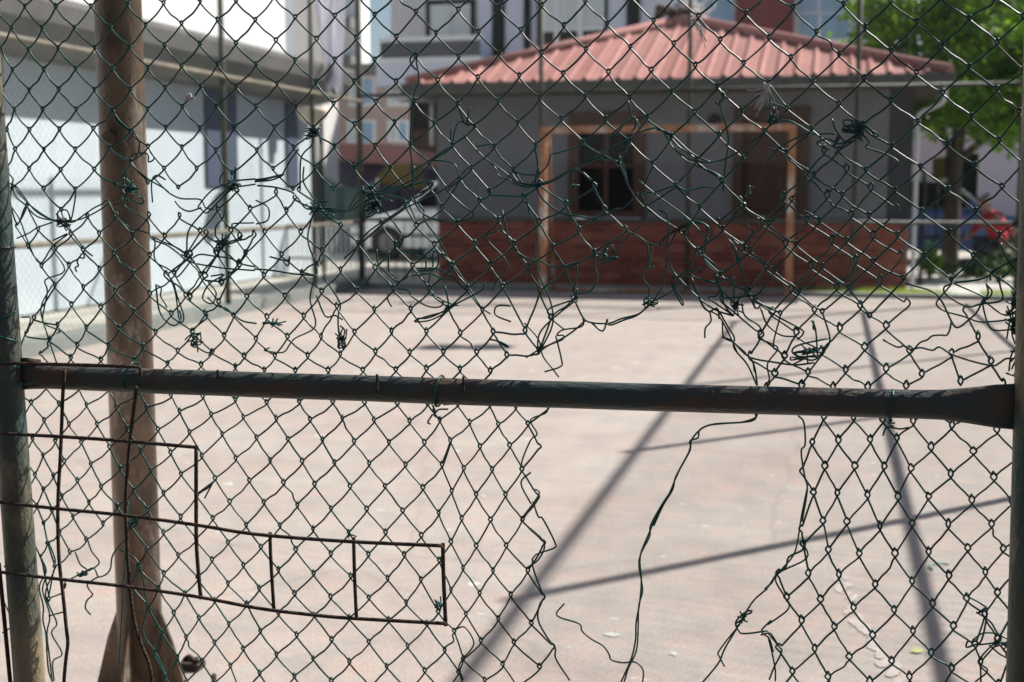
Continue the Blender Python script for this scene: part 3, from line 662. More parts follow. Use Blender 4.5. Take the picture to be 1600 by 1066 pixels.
def grass(name, x0, x1, y0, y1, n, h, seed):
    rr = random.Random(seed); b = MB()
    for i in range(n):
        x, y = rr.uniform(x0, x1), rr.uniform(y0, y1)
        if noise.noise(Vector((x * 2.2, y * 2.2, seed))) < -0.12: continue
        hh = h * rr.uniform(.4, 1.2); a = rr.uniform(0, pi); dx, dy = cos(a) * .008, sin(a) * .008; lx, ly = rr.uniform(-.5, .5) * hh, rr.uniform(-.5, .5) * hh
        k0 = len(b.v); b.v += [(x - dx, y - dy, 0), (x + dx, y + dy, 0), (x + lx, y + ly, hh)]; b.f.append((k0, k0 + 1, k0 + 2)); b.sm.append(False)
    o = b.build(name, M['grass'], None, 'stuff'); o.rotation_euler = (0, 0, -YAW); o.location = (0, 0, -0.01); return o
tag(grass('grass', -0.5, 3.4, 16.12, 16.75, 6000, .09, 1), 'thin strip of green grass along the foot of the far fence', 'grass')
tag(grass('grass', 2.6, 7, 16.8, 22, 14000, .14, 2), 'patchy grass in the yard right of the path', 'grass')
tag(grass('grass', -6.4, -6.22, 9, 12.5, 900, .06, 3), 'weeds growing along the left kerb', 'weeds')
# ================================================================== PERSON
def skin_obj(name, nodes, edges, m, parent, sub=2):
    me = bpy.data.meshes.new(name); me.from_pydata([n[:3] for n in nodes], edges, []); me.materials.append(m)
    o = bpy.data.objects.new(name, me); COL.objects.link(o); o.parent = parent
    sk = o.modifiers.new('skin', 'SKIN'); me.skin_vertices.new() if not me.skin_vertices else None
    for i, n in enumerate(nodes):
        me.skin_vertices[0].data[i].radius = (n[3], n[3] * (n[4] if len(n) > 4 else 1)); me.skin_vertices[0].data[i].use_root = (i == 0)
    sk.use_smooth_shade = True
    o.modifiers.new('sub', 'SUBSURF').levels = sub; o.modifiers['sub'].render_levels = sub
    return o
ps = on_d(1556, 350, 20.6)[0]
pe = thing('person', 'person in a red long sleeved top crouching beside the blue car', 'person', ps, 20.6)
# crouched body: pelvis, spine up-left, neck, head (one continuous surface)
body = [(.10, 0, .42, .13, .9), (.04, 0, .58, .12, .85), (-.04, -.02, .76, .135, .85), (-.11, -.03, .90, .13, .7), (-.15, -.04, .98, .05), (-.17, -.06, 1.04, .05), (-.185, -.08, 1.10, .085), (-.19, -.09, 1.17, .08),
        (.0, -.14, .42, .085), (-.30, -.16, .50, .06), (-.27, -.15, .28, .045), (-.24, -.14, .05, .035), (-.36, -.15, .03, .03),
        (.0, .14, .42, .085), (-.28, .17, .47, .06), (-.20, .16, .26, .045), (-.16, .15, .05, .035), (-.28, .15, .03, .03),
        (-.05, -.18, .90, .055), (.10, -.24, .76, .045), (.25, -.26, .60, .032), (.29, -.26, .56, .028),
        (-.12, .16, .90, .055), (-.25, .20, .72, .042), (-.35, .12, .60, .032), (-.39, .10, .57, .028)]
ed = [(0, 1), (1, 2), (2, 3), (3, 4), (4, 5), (5, 6), (6, 7), (0, 8), (8, 9), (9, 10), (10, 11), (11, 12), (0, 13), (13, 14), (14, 15), (15, 16), (16, 17), (3, 18), (18, 19), (19, 20), (20, 21), (3, 22), (22, 23), (23, 24), (24, 25)]
skin_obj('body', body, ed, M['skin'], pe)
shirt = [(.09, 0, .47, .165, .9), (.04, 0, .60, .16, .85), (-.04, -.02, .76, .17, .85), (-.11, -.03, .90, .155, .7), (-.135, -.035, .95, .08), (-.05, -.19, .90, .075), (.10, -.25, .76, .06), (.22, -.265, .63, .047), (-.12, .17, .90, .075), (-.25, .21, .72, .057), (-.33, .14, .62, .045)]
skin_obj('red_top', shirt, [(0, 1), (1, 2), (2, 3), (3, 4), (3, 5), (5, 6), (6, 7), (3, 8), (8, 9), (9, 10)], M['red_cloth'], pe)
tr = [(.10, 0, .41, .155, .9), (.0, -.14, .42, .105), (-.30, -.16, .50, .08), (-.27, -.15, .28, .062), (-.245, -.14, .10, .05), (.0, .14, .42, .105), (-.28, .17, .47, .08), (-.20, .16, .26, .062), (-.165, .15, .10, .05)]
skin_obj('trousers', tr, [(0, 1), (1, 2), (2, 3), (3, 4), (0, 5), (5, 6), (6, 7), (7, 8)], M['trousers'], pe)
skin_obj('hair', [(-.165, -.075, 1.12, .075), (-.17, -.08, 1.19, .085), (-.19, -.085, 1.215, .07)], [(0, 1), (1, 2)], M['hair'], pe)
for hx, hy, hz, sg in ((.30, -.26, .55, 1), (-.40, .10, .56, -1)):
    hd = MB()
    for q in range(5):
        yy = (q - 2) * .018; ln = (.055, .075, .08, .075, .06)[q]
        hd.tube([(hx, hy + yy * .6, hz), (hx + sg * ln * .6, hy + yy, hz - ln * .5), (hx + sg * ln * .7, hy + yy, hz - ln)], [.011, .009, .007], 6)
    hd.tube([(hx - sg * .02, hy, hz + .015), (hx + sg * .03, hy, hz - .02)], .026, 8); hd.build('hand', M['skin'], pe)
for sx in (-1, 1):
    MB().lathe([(.003, -.011), (.011, 0), (.003, .011)], 8, (-.255, -.085 + sx * .03, 1.14)).build('eye', M['hair'], pe)
MB().tube([(-.26, -.085, 1.135), (-.285, -.087, 1.105), (-.262, -.085, 1.10)], [.008, .013, .008], 6).build('nose', M['skin'], pe)
MB().tube([(-.255, -.11, 1.07), (-.265, -.085, 1.068), (-.255, -.06, 1.07)], .006, 6).build('mouth', M['red_cloth'], pe)
for y_ in (-.165, .0):
    MB().lathe([(.005, -.03), (.018, 0), (.005, .03)], 8, (-.18, y_, 1.125)).build('ear', M['skin'], pe)
for (x_, y_) in ((-.31, -.14), (-.23, .15)):
    MB().box(x_ - .10, y_ - .045, 0.0, x_ + .13, y_ + .045, .085).build('shoe', M['tyre'], pe, bevel=.03)
# lamps hung over the court (only their shadows show)
lampdir = Vector((-sin(SUN_AZ), -cos(SUN_AZ), -tan(SUN_EL)))
t = thing('hanging_floodlight', 'pair of floodlights hung on a cable over the court, outside the picture', 'lamp', 0, 0)
SP, SDd = sin(SUN_AZ - YAW), cos(SUN_AZ - YAW)
HL = 5.2
for (gx_, gy_) in ((-3.13, 10.02), (-2.77, 10.11)):
    cx, cy = gx_ + HL * SP, gy_ + HL * SDd
    MB().lathe([(.03, .12), (.16, .05), (.2, -.05), (.14, -.09)], 16, (cx, cy, HL)).build('floodlight', M['dark_metal'], t)
MB().tube([(-6.0, 10.0, 4.4), (0.4, 13.75, HL + .14), (2.0, 14.6, 4.3)], .006, 6).build('cable', M['dark_metal'], t)
# ================================================================== BROWN STEEL MAST just behind the front fence
gs, gd = on_g(223, 1112)
mt = thing('steel_mast', 'thick rusty brown steel mast with welded base fins behind the wire fence', 'mast', gs, gd)
ts_, tz_ = on_d(184, 0, gd)
lean = (ts_ - gs) / tz_
MB().tube([(0, 0, 0.012), (lean * 2.2, 0, 2.2), (lean * 4.6, 0, 4.6)], .0542, 32).build('pole', M['rust_post'], mt)
MB().box(-.15, -.15, 0, .15, .15, .014).build('base_plate', M['rust_post'], mt, bevel=.002)
for i, a in enumerate((radians(4), radians(94), radians(184), radians(275))):
    ca, sa_ = cos(a), sin(a); b = MB()
    pts = [(.052, .0145), (.130, .0145), (.130, .03), (.112, .09), (.085, .19), (.056, .265)]
    b.extrude([(r * ca - (-sa_) * .004, r * sa_ - ca * .004, z) for r, z in pts], (-sa_ * .008, ca * .008, 0)); b.build('fin', M['rust_post'], mt)
for sx, sy in ((-1, -1), (1, -1), (1, 1), (-1, 1)):
    bo = MB().tube([(sx * .13, sy * .13, .0145), (sx * .13, sy * .13, .06)], .007, 8).build('bolt', M['rebar'], mt)
    MB().tube([(sx * .13, sy * .13, .015), (sx * .13, sy * .13, .029)], .014, 6, smooth=False).build('nut', M['rebar'], bo)
MB().tube([(.0, -.057, 1.42), (.0, -.064, 1.42)], .014, 10).build('weld_spot', M['rust_post'], mt)
# floor litter
ls, ld = on_g(300, 1045)
t = thing('metal_scrap', 'small rusty metal scrap lying on the court beside the mast base', 'scrap', ls, ld)
MB().tube(catmull([(-.03, 0, .01), (-.015, .01, .03), (.012, 0, .018), (.02, -.01, .035)], 3), .007, 6).build('rod', M['rebar'], t); MB().box(-.03, -.02, 0, .03, .025, .02).build('lump', M['rebar'], t, bevel=.004)
ls, ld = on_g(1421, 1020)
t = MB(); t.v = [(0, 0, .006), (.02, .012, .012), (.045, .0, .007), (.02, -.012, .003)]; t.f = [(0, 1, 2), (0, 2, 3)]; t.sm = [False] * 2
o = t.build('fallen_leaf', M['leaf_yellow']); tag(o, 'yellow green leaf lying on the court at lower right', 'leaf'); o.location = W(ls, ld, 0); o.modifiers.new('s', 'SOLIDIFY').thickness = .001
ls, ld = on_g(1466, 888)
o = MB().tube(catmull([(-.03, -.03, .005), (-.02, .02, .006), (.01, .035, .008), (.05, .04, .005)], 4), .004, 5).build('plastic_strip', M['scrap']); tag(o, 'small curled pale green plastic strip on the court', 'scrap'); o.location = W(ls, ld, 0)
FL = ['pale paint chip below the right part of the rail, near the mesh edge', 'small pale chip at the bottom, just right of the hanging twisted wires', 'largest pale paint chip, left of the twisted wires near the bottom', 'pale chip seen through the mesh below the middle of the rail', 'pale chip beside the mesh edge right of the rebar ladder', 'pale chip nearest the twisted wires on their right']
for i, (px_, py_) in enumerate(((1262, 764), (1052, 1022), (955, 992), (614, 712), (755, 776), (1230, 763))):
    ls, ld = on_g(px_, py_); b = MB(); n = 9; rr = random.Random(i)
    pts = [(cos(a) * .016 * rr.uniform(.6, 1.3) * (1.5 if i in (2,) else .8), sin(a) * .02 * rr.uniform(.5, 1.2), .001) for a in [2 * pi * q / n for q in range(n)]]
    b.extrude(pts, (0, 0, .0012)); o = b.build('paint_fleck', M['fleck']); o.location = W(ls, ld, 0); tag(o, FL[i], 'paint chip', 'paint chips scattered on the court')
rr = random.Random(21); mk = MB()
cl = [on_g(*p) for p in ((1296, 868), (1318, 915), (1332, 960), (1362, 1000), (1398, 1050), (1440, 1110))]
for (x0_, y0_), (x1_, y1_) in zip(cl, cl[1:]):
    for q in range(14):
        u = (q + rr.uniform(-.3, .3)) / 14; cx, cy = x0_ + (x1_ - x0_) * u, y0_ + (y1_ - y0_) * u
        if rr.random() < .25: continue
        n = 10; rad = rr.uniform(.006, .020); el_ = rr.uniform(1.2, 3.0); cx += rr.uniform(-.018, .018)
        pts = [(cx + cos(a) * rad * rr.uniform(.3, 1.5), cy + sin(a) * rad * el_ * rr.uniform(.6, 1.2), .0015 + len(mk.f) * .00003) for a in [2 * pi * w_ / n for w_ in range(n)]]
        mk.poly(pts)
setting('court_marking', mk, mat('worn_line_paint', (0.41, 0.375, 0.35), 0.85, 0, (0.36, 0.315, 0.285), 45))
#FENCE
# ================================================================== FRONT WIRE FENCE
# measured knots of the torn mesh; each list is in the grid of one survey tile (origin, scale) and is turned into metres on the fence plane
FD_ = 1.9; MD = 1.933
rn = random.Random(11)
fe = thing('chain_link_fence', 'torn green chain link fence on pipe posts in front of the court', 'fence', -.5, FD_)
def S2(x, y, d=MD):
    s, z = on_d(x, y, d); return (s + .5, z)
K = 3.5525
TL = {'A': (0, 0), 'B': (400, 0), 'C': (800, 0), 'D': (1200, 0), 'E': (0, 260), 'F': (400, 260), 'G': (800, 260), 'H': (1200, 260),
      'I': (0, 520), 'J': (400, 520), 'L': (800, 520), 'N': (1200, 520), 'O': (0, 766), 'P': (400, 766), 'Q': (800, 766), 'R': (1200, 766)}
def px(t, x, y):
    if t == 'Z': return (1380 + x / 4.441, 380 + y / 4.441)
    if t == 'Y': return (1060 + x / 3.44, 330 + y / 3.44)
    if t == 'X': return (780 + x / 3.077, 150 + y / 3.077)
    if t == '.': return (x, y)
    o = TL[t]; return (o[0] + x / K, o[1] + y / K)
def rows(txt):
    """row: j tile col:x,y ..."""
    out = {}
    for ln in txt.strip().split('\n'):
        p = ln.split(); j = int(p[0]); t = None
        for q in p[1:]:
            if q.isalpha() or q == '.': t = q; continue
            c, xy = q.split(':'); x, y = xy.split(',')
            out[(int(c), j)] = px(t, float(x), float(y))
    return out
UP = rows('''
0 A 1:138,35 3:308,35 5:507,35 7:710,20 9:912,20 11:1115,10 13:1313,5
1 A 0:62,155 2:228,155 4:412,155 6:612,150 8:812,140 10:1010,130 12:1210,110 B 14:0,110 16:220,95 18:440,87 20:662,82 22:885,65 24:1123,55 26:1356,40 C 28:168,30 30:411,8
2 A -1:5,270 1:153,275 3:320,265 5:523,265 7:717,258 9:916,250 11:1113,245 13:1313,240 B 15:110,224 17:337,215 19:557,208 21:780,205 23:1003,185 25:1238,175 C 27:50,165 29:291,140 31:532,130 33:783,115 35:1035,85 37:1298,70 D 39:140,40 41:418,18
3 A 0:68,385 2:240,385 4:418,380 6:620,380 8:823,375 10:1012,365 12:1210,355 B 14:5,358 16:218,335 18:437,332 20:660,330 22:887,312 24:1125,310 26:1350,298 C 28:168,292 30:409,272 32:657,257 34:900,238 36:1157,220 D 38:5,205 40:268,175 42:542,150 44:828,120 46:1118,100 48:1416,90
4 A -1:5,500 1:160,500 3:325,495 5:523,495 7:722,495 9:920,487 11:1117,480 13:1313,480 B 15:120,468 17:332,455 19:548,450 21:780,448 23:1008,443 25:1232,432 C 27:42,422 29:285,410 31:537,398 33:770,388 35:1020,360 37:1285,350 D 39:128,318 41:397,300 43:683,280 45:967,248 47:1272,235
5 A 0:78,610 2:238,605 4:419,605 6:620,610 8:822,605 10:1015,592 12:1207,590 B 14:5,590 16:224,590 18:430,575 20:664,565 22:883,562 24:1122,575 26:1345,562 C 28:155,545 30:408,535 32:655,540 34:887,505 36:1140,480 D 38:5,460 40:250,450 42:535,430 44:823,400 46:1118,370 48:1418,385
6 A -1:35,720 1:160,720 3:327,717 5:517,715 7:722,725 9:922,708 11:1115,712 13:1305,705 B 15:104,705 17:320,710 19:548,690 21:767,680 23:988,683 25:1213,700 C 27:31,680 29:275,660 31:520,658 33:752,650 35:1015,620 37:1275,615 D 39:106,598 41:392,575 43:683,555 45:972,515 47:1272,490
7 A 0:80,830 2:240,830 4:417,830 6:608,820 8:825,815 10:1013,815 12:1200,835 B 14:10,835 16:213,815 18:435,812 20:660,808 22:860,800 24:1090,805 26:1322,812 C 28:133,805 30:397,785 32:655,780 34:886,755 36:1148,748 38:1400,725 D 40:243,710 42:525,690 44:833,670 46:1130,645 48:1392,620
8 A -1:40,940 1:160,940 3:335,940 5:522,940 7:730,895 9:915,935 11:1097,935 13:1290,960 B 15:98,935 17:330,928 19:545,930 21:743,928 23:960,900 25:1193,930 C 27:5,940 31:590,910 33:780,905 35:1025,885 37:1280,880 D 39:103,845 41:392,830 43:690,810 45:1000,795 47:1283,775
9 A 2:240,1045 4:417,1050 6:640,1020 8:825,1010 10:995,1040 B 16:205,1045 18:427,1048 20:637,1048 22:833,1045 24:1063,1050 26:1292,1060 C 28:140,970 X 34:850,425 36:1070,405 D 40:257,965 42:545,940 44:848,925 46:1148,915 48:1415,900
10 E 3:340,240 X 33:712,530 35:963,530 37:1180,525 H 39:133,180 41:413,155 43:705,130 45:1003,125 47:1300,110
11 X 34:890,660 36:1075,640 38:1298,610 H 40:285,297 42:565,270 44:855,245 46:1155,245
12 X 35:955,740 37:1208,740 H 39:155,430 41:437,410 43:720,378 45:1008,365 47:1283,378
13 Y 36:230,340 H 38:38,573 40:302,553 42:583,525 44:870,490 46:1143,495
14 Y 37:415,465 39:648,430 H 41:450,670 43:752,620 45:1018,628 47:1283,630
15 Y 38:547,548 40:775,540 H 42:565,825''')
RB = rows('''
-1 X -1:1380,270 H 1:310,-94
0 H 0:210,35 2:435,10
1 X -3:1155,505 H -1:85,165 1:330,155 3:575,115
2 X -4:1050,610 -2:1265,605 H 0:213,295 2:463,265 4:715,235
3 X -3:1165,730 H -1:95,430 1:355,408 3:590,380
4 X -2:1280,820 H 0:240,550 2:490,520 4:740,495
5 Y -3:370,435 -1:605,415 H 1:380,668 3:625,635
6 Y -4:230,470 -2:500,545 H 0:260,800 2:515,775 4:775,765 Z 6:580,470
7 Y -3:440,665 -1:630,655 H 1:397,900 3:660,888 Z 7:665,650
8 Y -4:380,780 -2:565,785 0:768,755 H 2:540,1005 Z 4:185,755 6:475,770 8:755,825
9 Y -3:515,875 -1:695,870 N 1:430,210 3:660,205 Z 5:280,915 7:545,965 9:840,980
10 Y -4:470,950 -2:660,940 0:830,948 N 2:555,305 4:770,300''')
ML = rows('''
0 E 2:228,1040 4:395,1060 6:560,1075 8:745,1075 10:923,1093 12:1108,1103 14:1297,1112 F 16:45,1131 18:225,1131 20:407,1131 22:595,1131 24:775,1125 26:943,1120 28:1133,1125 30:1300,1135
1 E 3:275,960 5:430,990 7:600,992 9:790,1000 11:980,1025 13:1170,1030 15:1350,1050 F 17:108,1050 19:288,1050 21:470,1040 23:663,1025 25:857,1030 27:1040,1030 29:1225,1030 31:1395,1045
2 E 2:150,930 4:322,880 6:480,895 8:657,898 10:857,920 12:1060,920 14:1240,940 16:1421,960 F 18:175,945 20:363,945 22:555,920 24:757,915 26:945,915 28:1135,925 30:1320,915 G 32:150,1020
3 E 3:195,840 5:400,765 7:558,780 9:740,805 11:940,820 13:1130,810 15:1297,830 F 17:60,835 19:265,830 21:450,775 23:657,795 25:862,790 27:1067,785 29:1255,795 G 31:75,910 33:217,840
4 E 4:305,660 6:460,670 8:637,690 10:825,710 12:1022,715 14:1210,750 16:1370,720 F 18:160,718 20:362,695 22:563,685 24:765,675 26:968,675 28:1175,675 30:1370,660 G 32:157,690 34:345,715
5 E 3:230,550 5:378,550 7:543,570 9:730,590 11:965,592 13:1108,600 15:1275,600 F 17:40,605 19:250,590 21:465,575 23:660,560 25:870,550 27:1090,545 29:1300,545 G 31:85,555 33:298,565
6 E 2:155,440 4:305,455 6:455,465 8:625,480 10:823,495 12:1030,490 14:1200,480 16:1362,480 F 18:135,490 20:363,465 22:565,430 24:772,435 26:993,435 28:1215,425 G 30:10,425 32:225,445 34:457,475
7 E 1:90,335 3:210,345 5:385,375 7:540,370 9:725,380 11:908,385 13:1108,360 15:1280,355 F 17:43,360 19:245,365 21:465,325 23:690,315 25:893,325 27:1118,315 29:1345,295 G 31:150,305 33:370,350 35:625,350
8 E 2:145,215 6:475,275 8:635,270 10:820,270 12:995,270 14:1205,235 16:1385,235 F 18:163,245 20:325,235 24:822,210 26:1030,225 28:1237,190 G 30:60,170 32:300,205 34:515,235
9 E 15:1310,130 F 17:105,140 19:210,170 25:963,105 27:1130,60 29:1295,140 G 31:155,90 33:455,105''')
DB = rows('''
0 E 0:1068,720 2:1240,640
1 E -1:940,600 1:1150,605 3:1340,540
2 E 0:1070,480 2:1240,440 4:1421,380
3 E 1:1157,365 3:1345,385''')
LL = rows('''
0 I -4:250,305 -2:432,310 0:600,315 2:770,322 4:948,345 6:1128,350 8:1305,370 J 10:65,380 12:247,380 14:428,380 16:600,385 18:778,390 20:950,395 22:1110,395 24:1293,400 26:1440,410 L 28:200,410
1 I -5:165,385 -3:320,395 -1:475,400 1:645,410 3:813,415 5:997,435 7:1175,450 9:1355,465 J 11:117,475 13:305,480 15:480,475 17:655,485 19:848,490 21:1015,485 23:1187,500 25:1342,505 L 27:88,505
2 I -4:238,490 -2:375,505 0:535,510 2:705,530 4:877,535 6:1055,550 8:1237,560 J 10:5,580 12:183,590 14:372,595 16:543,600 18:735,607 20:933,608 22:1075,600 24:1243,630 26:1405,625 L 28:148,632
3 I -5:170,590 -3:303,600 -1:448,610 1:603,635 3:777,652 5:947,665 7:1122,682 9:1313,693 J 11:80,705 13:258,712 15:433,722 17:627,728 19:828,732 21:1030,735 23:1150,750 25:1308,760 L 27:55,755
4 I -4:235,685 -2:353,715 0:500,730 2:662,750 4:838,765 6:1008,785 8:1197,805 10:1390,815 J 12:155,830 14:327,840 16:523,853 18:718,853 20:923,862 22:1085,880 24:1220,900 26:1385,895 L 28:145,905
5 I -5:185,790 -3:290,795 -1:422,820 1:560,855 3:738,870 5:907,888 7:1095,900 9:1277,935 J 11:45,943 13:228,955 15:418,972 17:617,975 19:813,985 21:1015,1000 23:1145,1030 25:1300,1035 Q 27:60,160
6 O -4:235,-5 -2:338,35 0:488,70 2:648,91 4:815,110 6:1003,145 8:1183,155 10:1370,190 P 12:137,195 14:320,215 16:515,235 18:722,230 20:918,250 22:1080,285 24:1225,305 26:1390,305 Q 28:175,290
7 O -5:200,90 -3:280,115 -1:402,150 1:570,190 3:715,190 5:905,235 7:1090,270 9:1265,288 P 11:30,312 13:222,327 15:417,352 17:625,352 19:825,358 21:1018,388 23:1152,430 25:1317,447 Q 27:85,440
8 O -4:235,185 -2:325,230 0:475,275 4:815,330 6:988,362 8:1177,385 10:1350,418 P 12:125,438 14:317,458 16:525,475 18:732,483 20:920,495 22:1083,555 24:1243,568 26:1415,580 Q 28:175,590
9 O -3:262,300 -1:383,345 3:763,425 5:907,462 7:1095,485 9:1263,520 P 11:18,548 13:213,573 15:413,590 17:630,597 19:833,620 21:1010,670 23:1168,685 25:1347,712 Q 27:108,735
10 O -4:228,370 -2:300,425 2:720,520 4:875,545 6:1023,575 8:1187,615 10:1365,635 P 12:120,683 14:323,695 16:520,710 18:737,720 20:947,740 22:1100,780 24:1250,835 26:1430,845 Q 28:228,870
11 O -3:275,600 3:825,660 5:962,685 7:1100,712 9:1268,745 P 11:17,785 13:220,805 15:417,828 17:625,838 19:842,862 21:1050,885 23:1150,935 25:1370,965 Q 27:155,980
12 O 4:897,790 6:1030,820 8:1187,845 10:1343,885 P 12:108,918 14:313,938 16:515,955 18:725,978 20:937,1000 22:1125,1010 24:1270,1055 26:1450,1090
13 O 3:865,900 5:982,930 7:1117,955 9:1273,978 P 11:12,1020 13:210,1040 15:415,1060 17:625,1090 19:842,1110 21:1040,1130 23:1180,1160''')
LR = rows('''
0 N 2:308,465 4:475,470 6:640,480 8:805,487 10:1020,510 12:1268,535
1 N 1:243,605 3:390,595 5:570,590 7:718,580 9:908,632 11:1140,655 13:1385,675
2 N 0:190,770 2:318,740 4:480,740 6:642,742 8:792,750 10:1015,782 12:1253,797
3 N 1:250,890 3:383,890 5:550,900 7:720,905 9:893,908 11:1128,925 13:1350,930
4 R 0:185,215 2:303,170 4:435,175 6:620,200 8:798,185 10:998,182 12:1237,185
5 R 1:200,300 3:333,325 5:505,348 7:705,350 9:893,340 11:1108,320 13:1308,322
6 R 0:60,460 2:225,460 4:393,468 6:593,520 8:800,500 10:998,470 12:1205,448 14:1400,400
7 R 1:105,590 3:290,605 5:472,645 7:703,660 9:912,625 11:1105,595 13:1270,565
8 R 2:185,715 4:365,755 6:578,800 8:805,775 10:1030,750 12:1200,680 14:1345,675
9 R 1:60,870 3:258,875 5:455,918 7:690,940 9:908,895 11:1150,850 13:1275,820
10 R 2:137,1000 4:333,1025 6:565,1055 8:785,1030 10:1018,985 12:1180,950 14:1335,910''')
ML = {(c, 9 - j): v for (c, j), v in ML.items()}
DB = {(c, 3 - j): v for (c, j), v in DB.items()}
def grow(G, up=0, down=0):
    """carry the lattice on past the surveyed rows, above and below the picture"""
    cols = {}
    for (c, j) in G: cols.setdefault(c, []).append(j)
    for c, js in cols.items():
        js.sort()
        if up and js[0] <= 4 and len(js) > 1:
            a, b = G[(c, js[0])], G[(c, js[1])]; dx, dy = (b[0] - a[0]) / (js[1] - js[0]), (b[1] - a[1]) / (js[1] - js[0])
            for q in range(1, up):
                if js[0] - 2 * q < -up: break
                G[(c, js[0] - 2 * q)] = (a[0] - 2 * q * dx * .6, a[1] - 2 * q * dy)
        if down and len(js) > 1:
            mx = max(j for (_, j) in G)
            if js[-1] >= down:
                a, b = G[(c, js[-1])], G[(c, js[-2])]; dx, dy = (a[0] - b[0]) / (js[-1] - js[-2]), (a[1] - b[1]) / (js[-1] - js[-2])
                for q in range(1, 6): G[(c, js[-1] + 2 * q)] = (a[0] + 2 * q * dx * .7, a[1] + 2 * q * dy)
def cap(G, j, dj, dy):
    cs = sorted(c for (c, jj) in G if jj == j)
    for a, b in zip(cs, cs[1:]):
        if b - a == 2 and (a + 1, j + dj) not in G:
            p, q = G[(a, j)], G[(b, j)]; G[(a + 1, j + dj)] = ((p[0] + q[0]) / 2, (p[1] + q[1]) / 2 + dy)
def side(G, left=0, right=0):
    js = sorted({j for (_, j) in G})
    for j in js:
        cs = sorted(c for (c, jj) in G if jj == j)
        if len(cs) < 3: continue
        if left and cs[0] <= left:
            a, b = G[(cs[0], j)], G[(cs[1], j)]
            for q in (1, 2): G[(cs[0] - 2 * q, j)] = (a[0] - q * (b[0] - a[0]) / (cs[1] - cs[0]) * 2, a[1])
        if right and cs[-1] >= right:
            a, b = G[(cs[-1], j)], G[(cs[-2], j)]
            for q in (1, 2): G[(cs[-1] + 2 * q, j)] = (a[0] + q * (a[0] - b[0]) / (cs[-1] - cs[-2]) * 2, a[1])
cap(ML, 9, 1, 26); cap(RB, 10, 1, 26); cap(LL, 0, -1, -26); cap(LR, 0, -1, -26)
side(UP, left=2, right=44); grow(UP, up=14); side(LL, left=-4); side(LR, right=10); grow(LL, down=11); grow(LR, down=9)
RW = .00148
def lattice(G, ow, hh, sag, jit, off0, amp, wav, dy_=.0019, slash=1.0):
    P = {k_: S2(v[0] + rn.gauss(0, jit), v[1] + rn.gauss(0, jit)) for k_, v in G.items()}
    par = {(c + j) % 2 for (c, j) in P}
    par = (lambda v: max(v, key=v.count))([(c + j) % 2 for (c, j) in P])
    cs = [c for c, _ in P]; js = [j for _, j in P]
    def depth(x, z): return off0 + amp * noise.noise(Vector((x * wav, z * wav, off0 * 50)))
    for w in range(min(cs) - 1, max(cs) + 1):
        run = []; runs = []
        for j in range(min(js), max(js) + 1):
            c = w if (w + j) % 2 == par else w + 1
            if (c, j) in P: run.append((c, j))
            else:
                if len(run) > 1: runs.append(run)
                run = []
        if len(run) > 1: runs.append(run)
        for run in runs:
            pts = []; prev = None
            for (c, j) in run:
                x, z = P[(c, j)]; right = (c == w + 1); e = 1 if right else -1
                o_ = ow * rn.uniform(.75, 1.5); h_ = hh * rn.uniform(.85, 1.2); D0 = depth(x, z)
                din, dout = (dy_, -dy_) if right else (-dy_, dy_)
                if prev is not None:
                    px_, pz_, pd_ = prev; vx, vz = x - px_, z - pz_
                    kx = rn.gauss(0, .0004); bw1, bw2 = rn.gauss(0, .0007), rn.gauss(0, .0007); kk = rn.random() < .05; kz = rn.gauss(0, .003) if kk else 0
                    sg_ = sag * max(.15, 1 - .45 * (x + .9)) * (slash if vx < 0 else 1)
                    for f_, sg in ((.1, .35), (.36, 1.0), (.68, .55), (.91, .12)):
                        pts.append((px_ + vx * f_ - e * 0 + kx + (kz if .2 < f_ < .5 else 0), pd_ + (D0 + din - pd_) * f_, pz_ + vz * f_ - sg_ * sg + (bw1 if .2 < f_ < .5 else bw2 if .5 < f_ < .8 else 0)))
                pts.append((x - e * o_ * .15, D0 + din, z + h_)); pts.append((x + e * o_, D0, z)); pts.append((x - e * o_ * .15, D0 + dout, z - h_))
                prev = (x - e * o_ * .15, z - h_, D0 + dout)
            # loose cut ends
            MB().tube(catmull(pts, 3), RW * rn.uniform(.93, 1.1), 6).build('wire', M['wire'], fe)
DM = MD - FD_
lattice(UP, .0022, .0036, .0036, .35, DM, .004, 3)
lattice(ML, .0026, .0050, .0014, .5, DM + .002, .008, 5, slash=1.8)
lattice(RB, .0034, .0068, .0010, .5, DM + .012, .006, 5)
lattice(DB, .0040, .0065, .0010, .5, DM - .008, .004, 5)
lattice(LL, .0024, .0046, .0010, .5, DM, .006, 4, slash=2.6)
lattice(LR, .0034, .0066, .0008, .5, DM, .006, 4)
